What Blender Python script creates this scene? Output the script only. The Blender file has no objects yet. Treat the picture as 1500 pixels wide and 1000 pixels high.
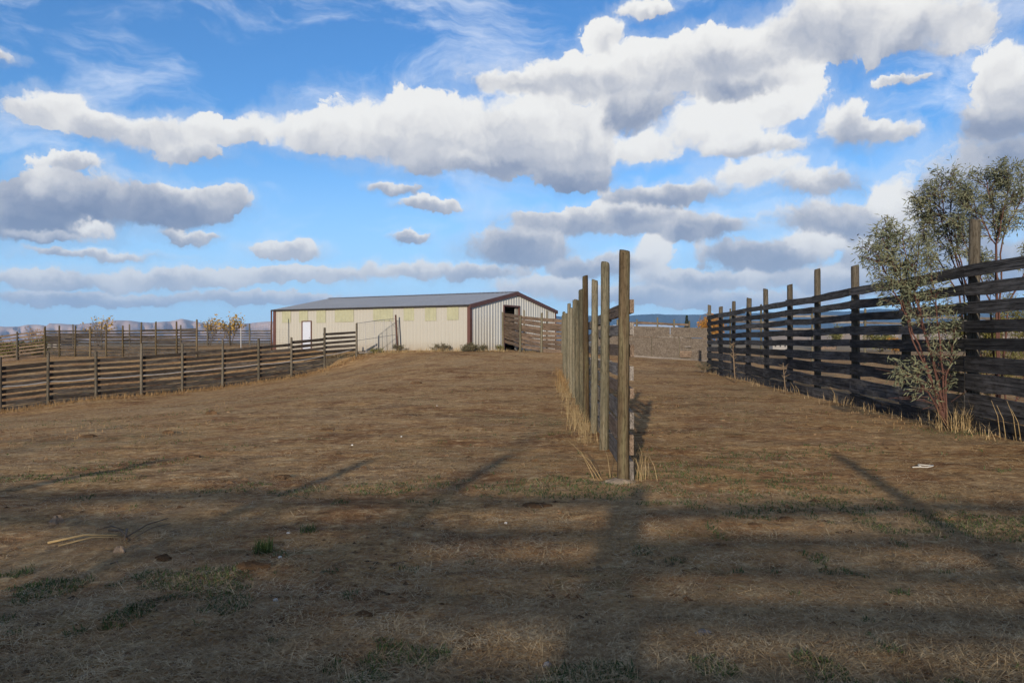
import bpy, math, random
import numpy as np
from mathutils import Vector, Matrix

random.seed(7)
rng = np.random.default_rng(11)
S = bpy.context.scene
COL = S.collection
R = math.radians

# ------------------------------------------------------------------ camera, world, sun, exposure
FPX, EYE = 1200.0, 1.55            # focal length in photo pixels (1500 wide), eye height in metres
cam = bpy.data.cameras.new('camera'); cam.sensor_width = 36.0; cam.lens = 36.0 * FPX / 1500.0
cam.clip_start = 0.05; cam.clip_end = 60000
cam_ob = bpy.data.objects.new('camera', cam); COL.objects.link(cam_ob)
cam_ob.location = (0, 0, EYE); cam_ob.rotation_euler = (R(90), 0, 0)
S.camera = cam_ob

SUN_EL, SUN_HEAD = R(11.0), R(10.8)     # light travels towards +Y, turned 10.8 degrees to +X
light_dir = Vector((math.sin(SUN_HEAD) * math.cos(SUN_EL), math.cos(SUN_HEAD) * math.cos(SUN_EL), -math.sin(SUN_EL)))
sun = bpy.data.lights.new('sun', 'SUN'); sun.energy = 4.6; sun.angle = R(0.55); sun.color = (1.0, 0.89, 0.74)
sun_ob = bpy.data.objects.new('sun', sun); COL.objects.link(sun_ob)
sun_ob.rotation_euler = light_dir.to_track_quat('-Z', 'Y').to_euler(); sun_ob.location = (-10, -40, 30)

S.view_settings.view_transform = 'Standard'; S.view_settings.look = 'None'
S.view_settings.gamma = 1.0; S.view_settings.use_curve_mapping = False
S.view_settings.exposure = 0.5
S.cycles.use_denoising = True; S.cycles.denoiser = 'OPENIMAGEDENOISE'; S.cycles.denoising_input_passes = 'RGB_ALBEDO_NORMAL'; S.cycles.denoising_prefilter = 'ACCURATE'
S.cycles.max_bounces = 6; S.cycles.diffuse_bounces = 3; S.cycles.glossy_bounces = 2
S.cycles.transparent_max_bounces = 6; S.cycles.volume_bounces = 0
S.cycles.use_adaptive_sampling = True; S.cycles.adaptive_threshold = 0.012
S.cycles.caustics_reflective = False; S.cycles.caustics_refractive = False


class NT:
    """small helper for building node trees by expression"""
    def __init__(self, tree):
        self.t = tree; self.n = tree.nodes; self.l = tree.links
    def put(self, sock, v):
        if v is None: return
        if isinstance(v, bpy.types.NodeSocket): self.l.new(v, sock)
        else:
            if isinstance(v, (tuple, list)) and sock.type == 'RGBA' and len(v) == 3: v = (*v, 1)
            sock.default_value = v
    def math(self, op, a, b=None, c=None, clamp=False):
        n = self.n.new('ShaderNodeMath'); n.operation = op; n.use_clamp = clamp
        for i, v in enumerate((a, b, c)): self.put(n.inputs[i], v)
        return n.outputs[0]
    def vec(self, op, a, b=None, c=None):
        n = self.n.new('ShaderNodeVectorMath'); n.operation = op
        self.put(n.inputs[0], a)
        if op == 'SCALE': self.put(n.inputs['Scale'], b)
        else:
            self.put(n.inputs[1], b); self.put(n.inputs[2], c)
        return n.outputs['Value'] if op in ('DOT_PRODUCT', 'LENGTH', 'DISTANCE') else n.outputs[0]
    def comb(self, x, y, z=0.0):
        n = self.n.new('ShaderNodeCombineXYZ')
        for i, v in enumerate((x, y, z)): self.put(n.inputs[i], v)
        return n.outputs[0]
    def sep(self, v):
        n = self.n.new('ShaderNodeSeparateXYZ'); self.put(n.inputs[0], v); return n.outputs
    def noise(self, v, scale=5.0, detail=3.0, rough=0.5, dims='3D', dist=0.0, color=False):
        n = self.n.new('ShaderNodeTexNoise'); n.noise_dimensions = dims
        self.put(n.inputs['Vector'], v); n.inputs['Scale'].default_value = scale
        n.inputs['Detail'].default_value = detail; n.inputs['Roughness'].default_value = rough
        n.inputs['Distortion'].default_value = dist
        return n.outputs['Color'] if color else n.outputs[0]
    def vor(self, v, scale=5.0, feature='F1', out='Distance', rand=1.0):
        n = self.n.new('ShaderNodeTexVoronoi'); n.feature = feature
        self.put(n.inputs['Vector'], v); n.inputs['Scale'].default_value = scale
        n.inputs['Randomness'].default_value = rand
        return n.outputs[out]
    def smooth(self, v, lo, hi, a=0.0, b=1.0, kind='SMOOTHSTEP'):
        n = self.n.new('ShaderNodeMapRange'); n.interpolation_type = kind
        self.put(n.inputs[0], v); self.put(n.inputs[1], lo); self.put(n.inputs[2], hi)
        self.put(n.inputs[3], a); self.put(n.inputs[4], b)
        return n.outputs[0]
    def mix(self, f, a, b, blend='MIX'):
        n = self.n.new('ShaderNodeMix'); n.data_type = 'RGBA'; n.blend_type = blend
        self.put(n.inputs[0], f); self.put(n.inputs[6], a); self.put(n.inputs[7], b)
        return n.outputs[2]
    def fmix(self, f, a, b):
        n = self.n.new('ShaderNodeMix'); n.data_type = 'FLOAT'
        self.put(n.inputs[0], f); self.put(n.inputs[2], a); self.put(n.inputs[3], b)
        return n.outputs[0]
    def ramp(self, f, stops):
        n = self.n.new('ShaderNodeValToRGB'); e = n.color_ramp.elements
        while len(e) < len(stops): e.new(0.5)
        for el, (p, c) in zip(e, stops): el.position = p; el.color = (*c, 1)
        self.put(n.inputs[0], f); return n.outputs[0]


# ---- sky: Nishita air with clouds placed by direction
world = bpy.data.worlds.new('World'); S.world = world; world.use_nodes = True
world.cycles.sampling_method = 'MANUAL'; world.cycles.sample_map_resolution = 512
W = NT(world.node_tree); W.n.clear()
SKY_STRENGTH = 0.10
sky = W.n.new('ShaderNodeTexSky'); sky.sky_type = 'NISHITA'; sky.sun_disc = False
sky.sun_elevation = SUN_EL
sky.sun_rotation = math.pi + SUN_HEAD       # the sun stands behind the camera
sky.altitude = 1500; sky.air_density = 1.0; sky.dust_density = 0.3; sky.ozone_density = 3.0
geo = W.n.new('ShaderNodeTexCoord')
D = geo.outputs['Generated']
dx, dy, dz = W.sep(D)
az = W.math('ARCTAN2', dx, dy)
el = W.math('ARCSINE', dz)
P0 = W.comb(az, W.math('MULTIPLY', el, 1.0), 0.0)
warp_n = W.noise(P0, 9.0, 4.0, 0.55, '2D', color=True)
warp_f = W.noise(P0, 40.0, 4.0, 0.6, '2D', color=True)
warp = W.vec('SCALE', W.vec('MULTIPLY', W.vec('SUBTRACT', warp_n, (0.5, 0.5, 0.5)), (0.075, 0.036, 0)), W.smooth(el, R(1), R(12), 0.35, 1.0))
warp2 = W.vec('MULTIPLY', W.vec('SUBTRACT', warp_f, (0.5, 0.5, 0.5)), (0.026, 0.020, 0))
P = W.vec('ADD', P0, W.vec('ADD', warp, warp2))
# (x, y, half width, half height, greyness) in photo pixels; turned into directions below
CL = [
 (70,160,66,28,.0),(140,186,76,26,.05),(235,198,100,38,.05),(345,194,70,22,.05),(275,222,56,18,.15),
 (480,196,110,34,.0),(600,188,150,60,.0),(740,192,160,70,.05),(840,208,80,56,.1),(835,256,74,30,.5),(700,236,130,26,.35),
 (90,296,140,56,.62),(225,304,115,40,.58),(305,296,58,30,.35),(20,320,130,44,.66),(90,236,70,16,.1),(125,334,48,15,-.1),
 (150,372,115,11,.2),(420,366,66,17,.1),(280,346,50,12,.35),(60,345,80,12,.1),
 (575,276,50,13,.3),(628,300,48,13,.2),(600,353,28,10,.35),(15,90,36,15,.0),
 (60,410,150,18,.1),(250,408,150,20,.1),(450,402,140,16,.1),(610,398,110,16,.1),(130,438,190,13,.3),(400,438,170,13,.3),
 (760,112,85,24,.05),(860,112,110,46,.08),(985,98,120,54,.1),(880,52,40,38,.0),(940,14,48,16,.0),(1080,80,100,54,.12),
 (1200,46,120,54,.12),(1345,34,150,62,.1),(1230,18,130,42,.0),(1080,128,120,30,.35),(930,162,84,44,.4),
 (950,214,70,30,-.2),(1040,184,105,50,-.25),(1130,152,78,50,-.25),(1090,210,110,22,.1),
 (1246,180,56,46,.15),(1300,190,44,20,.25),(1325,118,42,10,.05),
 (1490,110,56,70,.0),(1475,180,80,56,.4),
 (1000,284,130,24,.35),(1110,252,95,36,-.1),(1210,264,110,28,.2),
 (890,322,190,26,.35),(760,362,110,36,.48),(1010,335,150,28,.35),(955,380,40,44,-.1),(880,388,110,22,.4),
 (1215,324,110,40,.4),(1110,378,110,32,.52),(1190,358,60,24,-.1),(1040,412,150,20,.2),
 (1320,300,54,60,-.1),(1420,285,120,96,.5),(1480,240,90,54,.55),(1340,372,140,56,.5),(1440,390,120,66,.55),
 (790,420,90,22,.1),(930,432,160,18,.25),(1080,440,170,18,.3),(1250,412,120,30,.4),(700,400,90,18,.3),
]
def px_dir(x, y):
    a = math.atan((x - 750) / FPX)
    return a, math.atan((500 - y) / FPX * math.cos(a))
KS = 7.0
acc_w = acc_s = acc_g = None
for (x, y, a, b, g) in CL:
    if y > 225: a, b = a * 0.94, b * 0.90
    elif x > 740: a, b = a * 0.95, b * 0.92
    u0, v0 = px_dir(x, y); u1, _ = px_dir(x + a, y); _, v1 = px_dir(x, y - b)
    ia, ib = 1 / (u1 - u0), 1 / (v1 - v0)
    q = W.vec('MULTIPLY_ADD', P, (ia, ib, 0), (-u0 * ia, -v0 * ib, 0))
    w = W.math('POWER', math.exp(-KS), W.vec('LENGTH', q))
    t = W.vec('DOT_PRODUCT', q, (0, 0.42, 0))
    t = W.math('SUBTRACT', t, g)
    acc_s = W.math('MULTIPLY', w, t) if acc_s is None else W.math('MULTIPLY_ADD', w, t, acc_s)
    acc_w = W.math('ADD', w, 0.0) if acc_w is None else W.math('ADD', acc_w, w)
field = W.math('ADD', W.math('DIVIDE', W.math('LOGARITHM', W.math('MAXIMUM', acc_w, 1e-25), math.e), KS), 1.0)
shade_v = W.math('DIVIDE', acc_s, W.math('ADD', acc_w, 1e-20))
# clouds outside the view: the same kind of cumulus from noise on a flat cloud deck
deck = W.vec('SCALE', D, W.math('DIVIDE', 1.0, W.math('ADD', W.math('MAXIMUM', dz, 0.0), 0.10)))
gen = W.noise(deck, 0.9, 5.0, 0.55)
out_m = W.math('MAXIMUM', W.smooth(W.math('ABSOLUTE', az), R(33), R(40)), W.smooth(el, R(24), R(30)))
genf = W.math('SUBTRACT', W.math('MULTIPLY', W.math('SUBTRACT', gen, 0.54), 5.0), W.math('MULTIPLY', W.math('SUBTRACT', 1.0, out_m), 6.0))
gsel = W.math('GREATER_THAN', genf, field)
shade_v = W.fmix(gsel, shade_v, W.math('MULTIPLY_ADD', W.math('SUBTRACT', gen, 0.5), -1.2, -0.22))
field = W.math('MAXIMUM', field, genf)
# billows
nb1 = W.noise(P, 21.0, 8.0, 0.63, '2D')
Pl = W.vec('ADD', P, (-0.006, 0.014, 0))
nb2 = W.noise(Pl, 19.0, 4.0, 0.52, '2D')
fld = W.math('ADD', field, W.math('MULTIPLY', W.math('SUBTRACT', nb1, 0.5), W.smooth(el, R(2), R(13), 0.62, 1.05)))
alpha = W.math('MAXIMUM', W.smooth(fld, -0.02, W.smooth(W.noise(P0, 8.0, 3.0, 0.5, '2D'), 0.38, 0.62, 0.12, 0.48)), W.math('MULTIPLY', W.smooth(fld, -0.45, 0.20), 0.26))
bump = W.math('MULTIPLY', W.math('SUBTRACT', nb1, nb2), 0.65)
lum = W.math('ADD', W.math('ADD', 0.93, shade_v), W.math('ADD', bump, W.math('MULTIPLY', W.smooth(fld, 0.05, 0.9), -0.17)))
ccol = W.ramp(lum, [(0.0, (0.22, 0.28, 0.42)), (0.28, (0.34, 0.39, 0.51)), (0.55, (0.58, 0.60, 0.66)), (0.80, (0.86, 0.85, 0.84)), (1.0, (0.98, 0.97, 0.94))])
CLOUD_GAIN = W.n.new('ShaderNodeValue'); CLOUD_GAIN.outputs[0].default_value = 0.68 / SKY_STRENGTH
ccol = W.mix(W.smooth(el, R(0), R(9), 0.55, 0.0), ccol, (0.60, 0.69, 0.82))
ccol = W.vec('SCALE', ccol, CLOUD_GAIN.outputs[0])
# thin high streaks
ci = W.noise(W.vec('MULTIPLY', W.vec('ADD', P0, warp), (5.0, 13.0, 0)), 1.0, 6.0, 0.62, '2D', dist=0.4)
cir = W.math('MULTIPLY', W.smooth(ci, 0.47, 0.80), W.smooth(el, R(4), R(16), 0.12, 0.55))
hs = W.n.new('ShaderNodeHueSaturation'); hs.inputs['Saturation'].default_value = 1.12; hs.inputs['Value'].default_value = 1.0
W.put(hs.inputs['Color'], sky.outputs[0])
skyc = W.mix(1.0, hs.outputs[0], (0.95, 1.08, 1.22), 'MULTIPLY')
skyc = W.mix(W.smooth(el, R(0), R(15), 0.75, 0.0), skyc, (3.6, 5.6, 8.2))
skyc = W.mix(cir, skyc, (7.5, 7.7, 8.0))
final = W.mix(alpha, skyc, ccol)
bg = W.n.new('ShaderNodeBackground'); bg.inputs['Strength'].default_value = SKY_STRENGTH
W.put(bg.inputs['Color'], final)
wo = W.n.new('ShaderNodeOutputWorld'); W.l.new(bg.outputs[0], wo.inputs['Surface'])

# ------------------------------------------------------------------ helpers
def at(x, y, Y):
    """photo pixel at distance Y -> world point"""
    return Vector(((x - 750) / FPX * Y, Y, EYE - (y - 500) / FPX * Y))

def tag(o, label=None, cat=None, group=None, kind=None):
    if label: o['label'] = label
    if cat: o['category'] = cat
    if group: o['group'] = group
    if kind: o['kind'] = kind
    return o

def link(o, parent=None):
    COL.objects.link(o)
    if parent is not None: o.parent = parent
    return o

def empty(name, loc):
    o = bpy.data.objects.new(name, None); o.location = loc; o.empty_display_size = 0.2
    return link(o)

def mesh_np(name, verts, faces, mat=None, smooth=False):
    """faces: an (n,k) int array or a list of tuples"""
    me = bpy.data.meshes.new(name)
    verts = np.asarray(verts, dtype=np.float32)
    if isinstance(faces, np.ndarray):
        n, k = faces.shape
        me.vertices.add(len(verts)); me.vertices.foreach_set('co', verts.ravel())
        me.loops.add(n * k); me.loops.foreach_set('vertex_index', faces.astype(np.int32).ravel())
        me.polygons.add(n); me.polygons.foreach_set('loop_start', np.arange(0, n * k, k, dtype=np.int32))
        me.update(calc_edges=True)
    else:
        me.from_pydata([tuple(v) for v in verts.tolist()], [], faces); me.update()
    me.polygons.foreach_set('use_smooth', np.full(len(me.polygons), smooth))
    if mat: me.materials.append(mat)
    return me

def ob(name, me, parent=None, loc=None, mat4=None):
    o = bpy.data.objects.new(name, me)
    link(o, parent)
    if mat4 is not None: o.matrix_basis = mat4
    elif loc is not None: o.location = loc
    return o

class MB:
    def __init__(self): self.v = []; self.f = []
    def add(self, vs, fs):
        k = len(self.v); self.v += [tuple(v) for v in vs]; self.f += [tuple(i + k for i in f) for f in fs]
    def box(self, a, b):
        (x0, y0, z0), (x1, y1, z1) = a, b
        self.add([(x0,y0,z0),(x1,y0,z0),(x1,y1,z0),(x0,y1,z0),(x0,y0,z1),(x1,y0,z1),(x1,y1,z1),(x0,y1,z1)],
                 [(0,3,2,1),(4,5,6,7),(0,1,5,4),(1,2,6,5),(2,3,7,6),(3,0,4,7)])
    def tube(self, pts, rad, n=6, cap=True):
        pts = [Vector(p) for p in pts]
        if not isinstance(rad, (list, tuple)): rad = [rad] * len(pts)
        base = len(self.v); prev = None
        for i, p in enumerate(pts):
            d = (pts[min(i + 1, len(pts) - 1)] - pts[max(i - 1, 0)])
            d = d.normalized() if d.length > 1e-9 else Vector((0, 0, 1))
            u = prev if prev is not None else (Vector((1, 0, 0)) if abs(d.x) < 0.8 else Vector((0, 1, 0)))
            u = (u - d * u.dot(d)).normalized(); prev = u; w = d.cross(u)
            for k in range(n):
                an = 2 * math.pi * k / n
                self.v.append(tuple(p + (u * math.cos(an) + w * math.sin(an)) * rad[i]))
        for i in range(len(pts) - 1):
            for k in range(n):
                a = base + i * n + k; b = base + i * n + (k + 1) % n
                self.f.append((a, b, b + n, a + n))
        if cap:
            self.f.append(tuple(base + k for k in reversed(range(n))))
            self.f.append(tuple(base + (len(pts) - 1) * n + k for k in range(n)))
    def build(self, name, mat, parent=None, smooth=False, loc=None):
        return ob(name, mesh_np(name, self.v, self.f, mat, smooth), parent, loc)

def vnoise(x, y, seed=0):
    """smooth value noise in numpy, about -1..1"""
    x = np.asarray(x, dtype=np.float64); y = np.asarray(y, dtype=np.float64)
    xi = np.floor(x).astype(np.int64); yi = np.floor(y).astype(np.int64)
    fx = x - xi; fy = y - yi; fx = fx * fx * (3 - 2 * fx); fy = fy * fy * (3 - 2 * fy)
    def h(a, b):
        n = (a * 374761393 + b * 668265263 + seed * 974711) & 0x7fffffff
        n = ((n ^ (n >> 13)) * 1274126177) & 0x7fffffff
        return ((n ^ (n >> 16)) & 0xffff) / 32767.5 - 1.0
    return (h(xi, yi) * (1 - fx) + h(xi + 1, yi) * fx) * (1 - fy) + (h(xi, yi + 1) * (1 - fx) + h(xi + 1, yi + 1) * fx) * fy

def fbm(x, y, oct=4, seed=0):
    s = 0; a = 1.0
    for i in range(oct):
        s = s + a * vnoise(x * 2 ** i + 17.3 * i, y * 2 ** i - 9.1 * i, seed + i); a *= 0.5
    return s

# ------------------------------------------------------------------ materials
def material(name, rough=0.85, spec=0.2):
    m = bpy.data.materials.new(name); m.use_nodes = True
    t = NT(m.node_tree); b = t.n['Principled BSDF']
    b.inputs['Roughness'].default_value = rough
    b.inputs['Specular IOR Level'].default_value = spec
    return m, t, b
def bumpn(t, b, h, strength=0.4, dist=0.01):
    n = t.n.new('ShaderNodeBump'); n.inputs['Strength'].default_value = strength; n.inputs['Distance'].default_value = dist
    t.put(n.inputs['Height'], h); t.l.new(n.outputs[0], b.inputs['Normal'])
def objcoord(t): return t.n.new('ShaderNodeTexCoord').outputs['Object']
def objrand(t): return t.n.new('ShaderNodeObjectInfo').outputs['Random']

def wood_mat(name, dark, mid, light, axis='x', lichen=None, lichen_amt=0.0):
    """weathered timber with grain along the local axis, tone varies piece by piece"""
    m, t, b = material(name, 0.9, 0.12)
    c = objcoord(t); r = objrand(t)
    off = t.comb(t.math('MULTIPLY', r, 37.0), t.math('MULTIPLY', r, 91.0), t.math('MULTIPLY', r, 53.0))
    st = (1.6, 2.0, 4.5) if axis == 'x' else (11, 11, 1.5)
    p = t.vec('ADD', t.vec('MULTIPLY', c, st), off)
    g = t.noise(p, 1.6, 5, 0.65)
    big = t.noise(t.vec('ADD', t.vec('MULTIPLY', c, (3.0, 0.6, 0.8) if axis == 'x' else (1.2, 1.2, 3.0)), off), 1.2, 3, 0.6)
    k = t.math('ADD', t.math('MULTIPLY', g, 0.75), t.math('MULTIPLY', big, 0.45))
    k = t.math('ADD', k, t.math('MULTIPLY', t.math('SUBTRACT', r, 0.5), 0.22))
    col = t.ramp(k, [(0.42, dark), (0.60, mid), (0.80, light)])
    if lichen:
        col = t.mix(t.math('MULTIPLY', t.smooth(big, 0.45, 0.7), lichen_amt), col, lichen)
    bl = t.noise(t.vec('ADD', t.vec('MULTIPLY', c, (9, 3, 3) if axis == 'x' else (5, 5, 26)), off), 1.3, 4, 0.7)
    col = t.mix(1.0, col, t.ramp(bl, [(0.36, (0.55, 0.53, 0.50)), (0.52, (1.0, 1.0, 1.0)), (0.68, (1.0, 1.0, 1.0))]), 'MULTIPLY')
    # nail stains and splits
    sp = t.smooth(t.noise(t.vec('MULTIPLY', p, (0.6, 2.2, 2.2)) if axis == 'x' else t.vec('MULTIPLY', p, (2.2, 2.2, 0.6)), 1.5, 2, 0.5), 0.57, 0.65)
    col = t.mix(t.math('MULTIPLY', sp, 0.85), col, tuple(x * 0.4 for x in dark))
    t.put(b.inputs['Base Color'], col)
    bumpn(t, b, t.math('SUBTRACT', g, t.math('MULTIPLY', sp, 0.6)), 0.6, 0.006)
    return m

M = {}
M['board_dark'] = wood_mat('weathered_dark_timber', (0.026, 0.0245, 0.023), (0.072, 0.066, 0.060), (0.17, 0.155, 0.14))
M['board_brown'] = wood_mat('weathered_brown_timber', (0.026, 0.021, 0.017), (0.060, 0.049, 0.041), (0.125, 0.105, 0.088))
M['board_grey'] = wood_mat('silvered_timber', (0.10, 0.085, 0.072), (0.20, 0.172, 0.148), (0.32, 0.285, 0.25))
M['board_rail'] = wood_mat('raw_brown_timber', (0.07, 0.05, 0.036), (0.15, 0.105, 0.075), (0.24, 0.175, 0.125))
M['post_green'] = wood_mat('treated_post_timber', (0.058, 0.052, 0.034), (0.130, 0.117, 0.080), (0.23, 0.205, 0.148), 'z', (0.16, 0.118, 0.072), 0.45)
M['post_brown'] = wood_mat('old_post_timber', (0.050, 0.034, 0.019), (0.105, 0.076, 0.044), (0.20, 0.150, 0.095), 'z', (0.10, 0.10, 0.05), 0.45)
M['post_grey'] = wood_mat('grey_post_timber', (0.055, 0.046, 0.034), (0.105, 0.089, 0.067), (0.19, 0.165, 0.13), 'z')

def flat_mat(name, col, rough=0.8, var=0.15, scale=3.0, spec=0.2, metal=0.0, bump=0.0):
    m, t, b = material(name, rough, spec); b.inputs['Metallic'].default_value = metal
    c = objcoord(t); n = t.noise(c, scale, 5, 0.6); n2 = t.noise(c, scale * 9, 3, 0.6)
    k = t.math('ADD', t.math('MULTIPLY', n, 0.6), t.math('MULTIPLY', n2, 0.4))
    lo = tuple(x * (1 - var) for x in col); hi = tuple(min(1, x * (1 + var)) for x in col)
    t.put(b.inputs['Base Color'], t.ramp(k, [(0.3, lo), (0.7, hi)]))
    if bump: bumpn(t, b, n2, bump, 0.01)
    return m

def metal_wall(name, col, dirt):
    """painted steel sheet with dust thrown up from the ground and faint streaks"""
    m, t, b = material(name, 0.45, 0.35)
    c = objcoord(t); x, y, z = t.sep(c)
    st = t.noise(t.vec('MULTIPLY', c, (3.0, 3.0, 0.25)), 2.0, 5, 0.6)
    d = t.math('ADD', t.smooth(z, 0.05, 0.9, 0.95, 0.0), t.math('MULTIPLY', t.smooth(st, 0.5, 0.8), 0.25))
    t.put(b.inputs['Base Color'], t.mix(t.math('MULTIPLY', d, t.noise(c, 4.0, 4, 0.6)), col, dirt))
    return m
M['wall_cream'] = metal_wall('cream_steel_sheet', (0.345, 0.325, 0.280), (0.24, 0.185, 0.125))
M['wall_white'] = metal_wall('pale_grey_steel_sheet', (0.50, 0.49, 0.45), (0.30, 0.235, 0.16))
M['roof_metal'] = flat_mat('grey_roof_steel', (0.27, 0.28, 0.30), 0.42, 0.10, 0.7, 0.4)
M['trim_red'] = flat_mat('brown_red_trim', (0.095, 0.042, 0.032), 0.5, 0.15, 1.5, 0.35)
M['panel_green'] = flat_mat('fibreglass_panel', (0.31, 0.302, 0.20), 0.5, 0.16, 2.2, 0.3)
M['door_white'] = flat_mat('white_painted_door', (0.44, 0.46, 0.52), 0.45, 0.04, 1.5, 0.4)
M['dark_metal'] = flat_mat('dark_metal', (0.03, 0.028, 0.026), 0.6, 0.2, 4)
M['rust'] = flat_mat('rusted_steel', (0.075, 0.035, 0.025), 0.8, 0.3, 6)
M['galv'] = flat_mat('galvanised_steel', (0.22, 0.22, 0.23), 0.5, 0.15, 6, 0.4, 0.4)
M['inside'] = flat_mat('barn_inside_sheet', (0.22, 0.20, 0.17), 0.8, 0.2, 2)
M['concrete'] = flat_mat('pale_concrete', (0.25, 0.195, 0.14), 0.95, 0.3, 14, 0.1, 0, 0.6)
M['stone'] = flat_mat('tan_stone', (0.26, 0.19, 0.13), 0.9, 0.3, 9, 0.15, 0, 0.5)
M['pebble'] = flat_mat('white_pebble', (0.62, 0.60, 0.56), 0.8, 0.1, 20)
M['slate'] = flat_mat('grey_stone', (0.16, 0.16, 0.17), 0.9, 0.2, 12, 0.15, 0, 0.4)
M['dung'] = flat_mat('dry_dung', (0.10, 0.060, 0.033), 0.98, 0.45, 16, 0.05, 0, 0.9)
M['rope'] = flat_mat('white_rope', (0.42, 0.40, 0.36), 0.8, 0.15, 40)
M['pipe_white'] = flat_mat('white_pipe', (0.30, 0.29, 0.285), 0.6, 0.12, 5)
M['twig'] = flat_mat('dry_twig', (0.16, 0.115, 0.075), 0.9, 0.35, 9)
M['cane'] = flat_mat('pale_cane', (0.38, 0.27, 0.13), 0.8, 0.25, 9)
M['bark_red'] = flat_mat('reddish_bark', (0.085, 0.040, 0.030), 0.8, 0.35, 7)
M['bark'] = flat_mat('grey_bark', (0.085, 0.066, 0.05), 0.9, 0.3, 7)
M['fieldhouse'] = flat_mat('far_house_wall', (0.25, 0.23, 0.21), 0.8, 0.08, 0.3)
M['farroof'] = flat_mat('far_house_roof', (0.16, 0.14, 0.13), 0.8, 0.15, 0.3)
M['shedroof'] = flat_mat('pale_blue_roof', (0.42, 0.50, 0.60), 0.4, 0.06, 0.1, 0.4)

def leaf_mat(name, cols, trans=0.25):
    m, t, b = material(name, 0.6, 0.25)
    c = objcoord(t); n = t.noise(c, 2.2, 3, 0.6); f = t.noise(c, 31.0, 2, 0.6)
    k = t.math('ADD', t.math('MULTIPLY', n, 0.45), t.math('MULTIPLY', f, 0.65))
    col = t.ramp(k, [(0.32 + 0.42 * i / (len(cols) - 1), cc) for i, cc in enumerate(cols)])
    t.put(b.inputs['Base Color'], col)
    tr = t.n.new('ShaderNodeBsdfTranslucent'); t.put(tr.inputs['Color'], col)
    mx = t.n.new('ShaderNodeMixShader'); mx.inputs[0].default_value = trans
    t.l.new(b.outputs[0], mx.inputs[1]); t.l.new(tr.outputs[0], mx.inputs[2])
    t.l.new(mx.outputs[0], t.n['Material Output'].inputs['Surface'])
    return m
M['leaf_willow'] = leaf_mat('grey_green_leaf', [(0.045, 0.060, 0.035), (0.11, 0.125, 0.075), (0.20, 0.205, 0.125), (0.26, 0.235, 0.11)])
M['leaf_yellow'] = leaf_mat('yellow_leaf', [(0.22, 0.15, 0.05), (0.40, 0.25, 0.06), (0.50, 0.33, 0.10)])
M['leaf_orange'] = leaf_mat('orange_leaf', [(0.18, 0.085, 0.02), (0.38, 0.18, 0.035), (0.48, 0.25, 0.05)])
M['leaf_olive'] = leaf_mat('olive_leaf', [(0.05, 0.06, 0.02), (0.13, 0.13, 0.04), (0.28, 0.22, 0.05)])
M['leaf_sage'] = leaf_mat('sage_leaf', [(0.055, 0.055, 0.035), (0.12, 0.11, 0.065), (0.22, 0.18, 0.10)])
M['needle'] = leaf_mat('conifer_needle', [(0.012, 0.022, 0.014), (0.03, 0.045, 0.025)], 0.1)
M['straw'] = leaf_mat('dry_straw', [(0.09, 0.048, 0.020), (0.27, 0.175, 0.08), (0.47, 0.34, 0.175), (0.75, 0.60, 0.38)], 0.2)
M['straw_tall'] = leaf_mat('tall_dry_grass', [(0.24, 0.15, 0.065), (0.38, 0.27, 0.13), (0.52, 0.40, 0.22)], 0.3)
M['straw_rust'] = leaf_mat('rusty_dry_grass', [(0.18, 0.10, 0.04), (0.30, 0.18, 0.075), (0.40, 0.28, 0.14)], 0.3)
M['green'] = leaf_mat('green_grass', [(0.028, 0.052, 0.014), (0.058, 0.094, 0.027), (0.11, 0.135, 0.042)], 0.3)

# OSB sheet
m, t, b = material('strand_board', 0.9, 0.1)
c = objcoord(t)
ck = t.vor(t.vec('MULTIPLY', c, (22, 8, 16)), 1.0, 'F1', 'Color')
n = t.noise(c, 1.3, 4, 0.6)
kk = t.math('ADD', t.math('MULTIPLY', t.sep(ck)[0], 0.35), t.math('MULTIPLY', t.noise(t.vec('MULTIPLY', c, (2, 2, 9)), 1.0, 5, 0.7), 0.75))
t.put(b.inputs['Base Color'], t.ramp(kk, [(0.3, (0.072, 0.056, 0.043)), (0.55, (0.108, 0.087, 0.068)), (0.8, (0.155, 0.129, 0.104))]))
M['osb'] = m

# ground
m, t, b = material('dry_pasture_soil', 0.97, 0.05)
c = objcoord(t)
xw, yw, zw = t.sep(c)
n1 = t.noise(c, 0.16, 4, 0.6); n2 = t.noise(c, 0.9, 5, 0.65); n3 = t.noise(c, 7.0, 5, 0.7)
thatch = t.noise(t.vec('MULTIPLY', c, (16, 42, 10)), 1.0, 5, 0.75)
thatch2 = t.noise(t.vec('MULTIPLY', c, (48, 14, 10)), 1.0, 4, 0.7)
soil = t.ramp(t.math('ADD', t.math('MULTIPLY', n1, 0.55), t.math('MULTIPLY', n2, 0.45)),
              [(0.38, (0.22, 0.105, 0.045)), (0.50, (0.36, 0.200, 0.090)), (0.62, (0.56, 0.37, 0.195))])
st = t.ramp(t.math('ADD', t.math('MULTIPLY', thatch, 0.6), t.math('MULTIPLY', thatch2, 0.4)),
            [(0.36, (0.11, 0.050, 0.018)), (0.5, (0.45, 0.265, 0.105)), (0.64, (0.80, 0.57, 0.29))])
cov = t.smooth(t.math('ADD', t.math('MULTIPLY', n2, 0.6), t.math('MULTIPLY', n3, 0.4)), 0.42, 0.58)
dk = t.smooth(t.noise(t.vec('MULTIPLY', c, (0.55, 1.1, 1)), 0.8, 6, 0.72), 0.55, 0.70)
col = t.mix(t.math('MULTIPLY', cov, 0.8), soil, st)
col = t.mix(t.math('MULTIPLY', dk, 0.68), col, (0.16, 0.076, 0.034))
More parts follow.
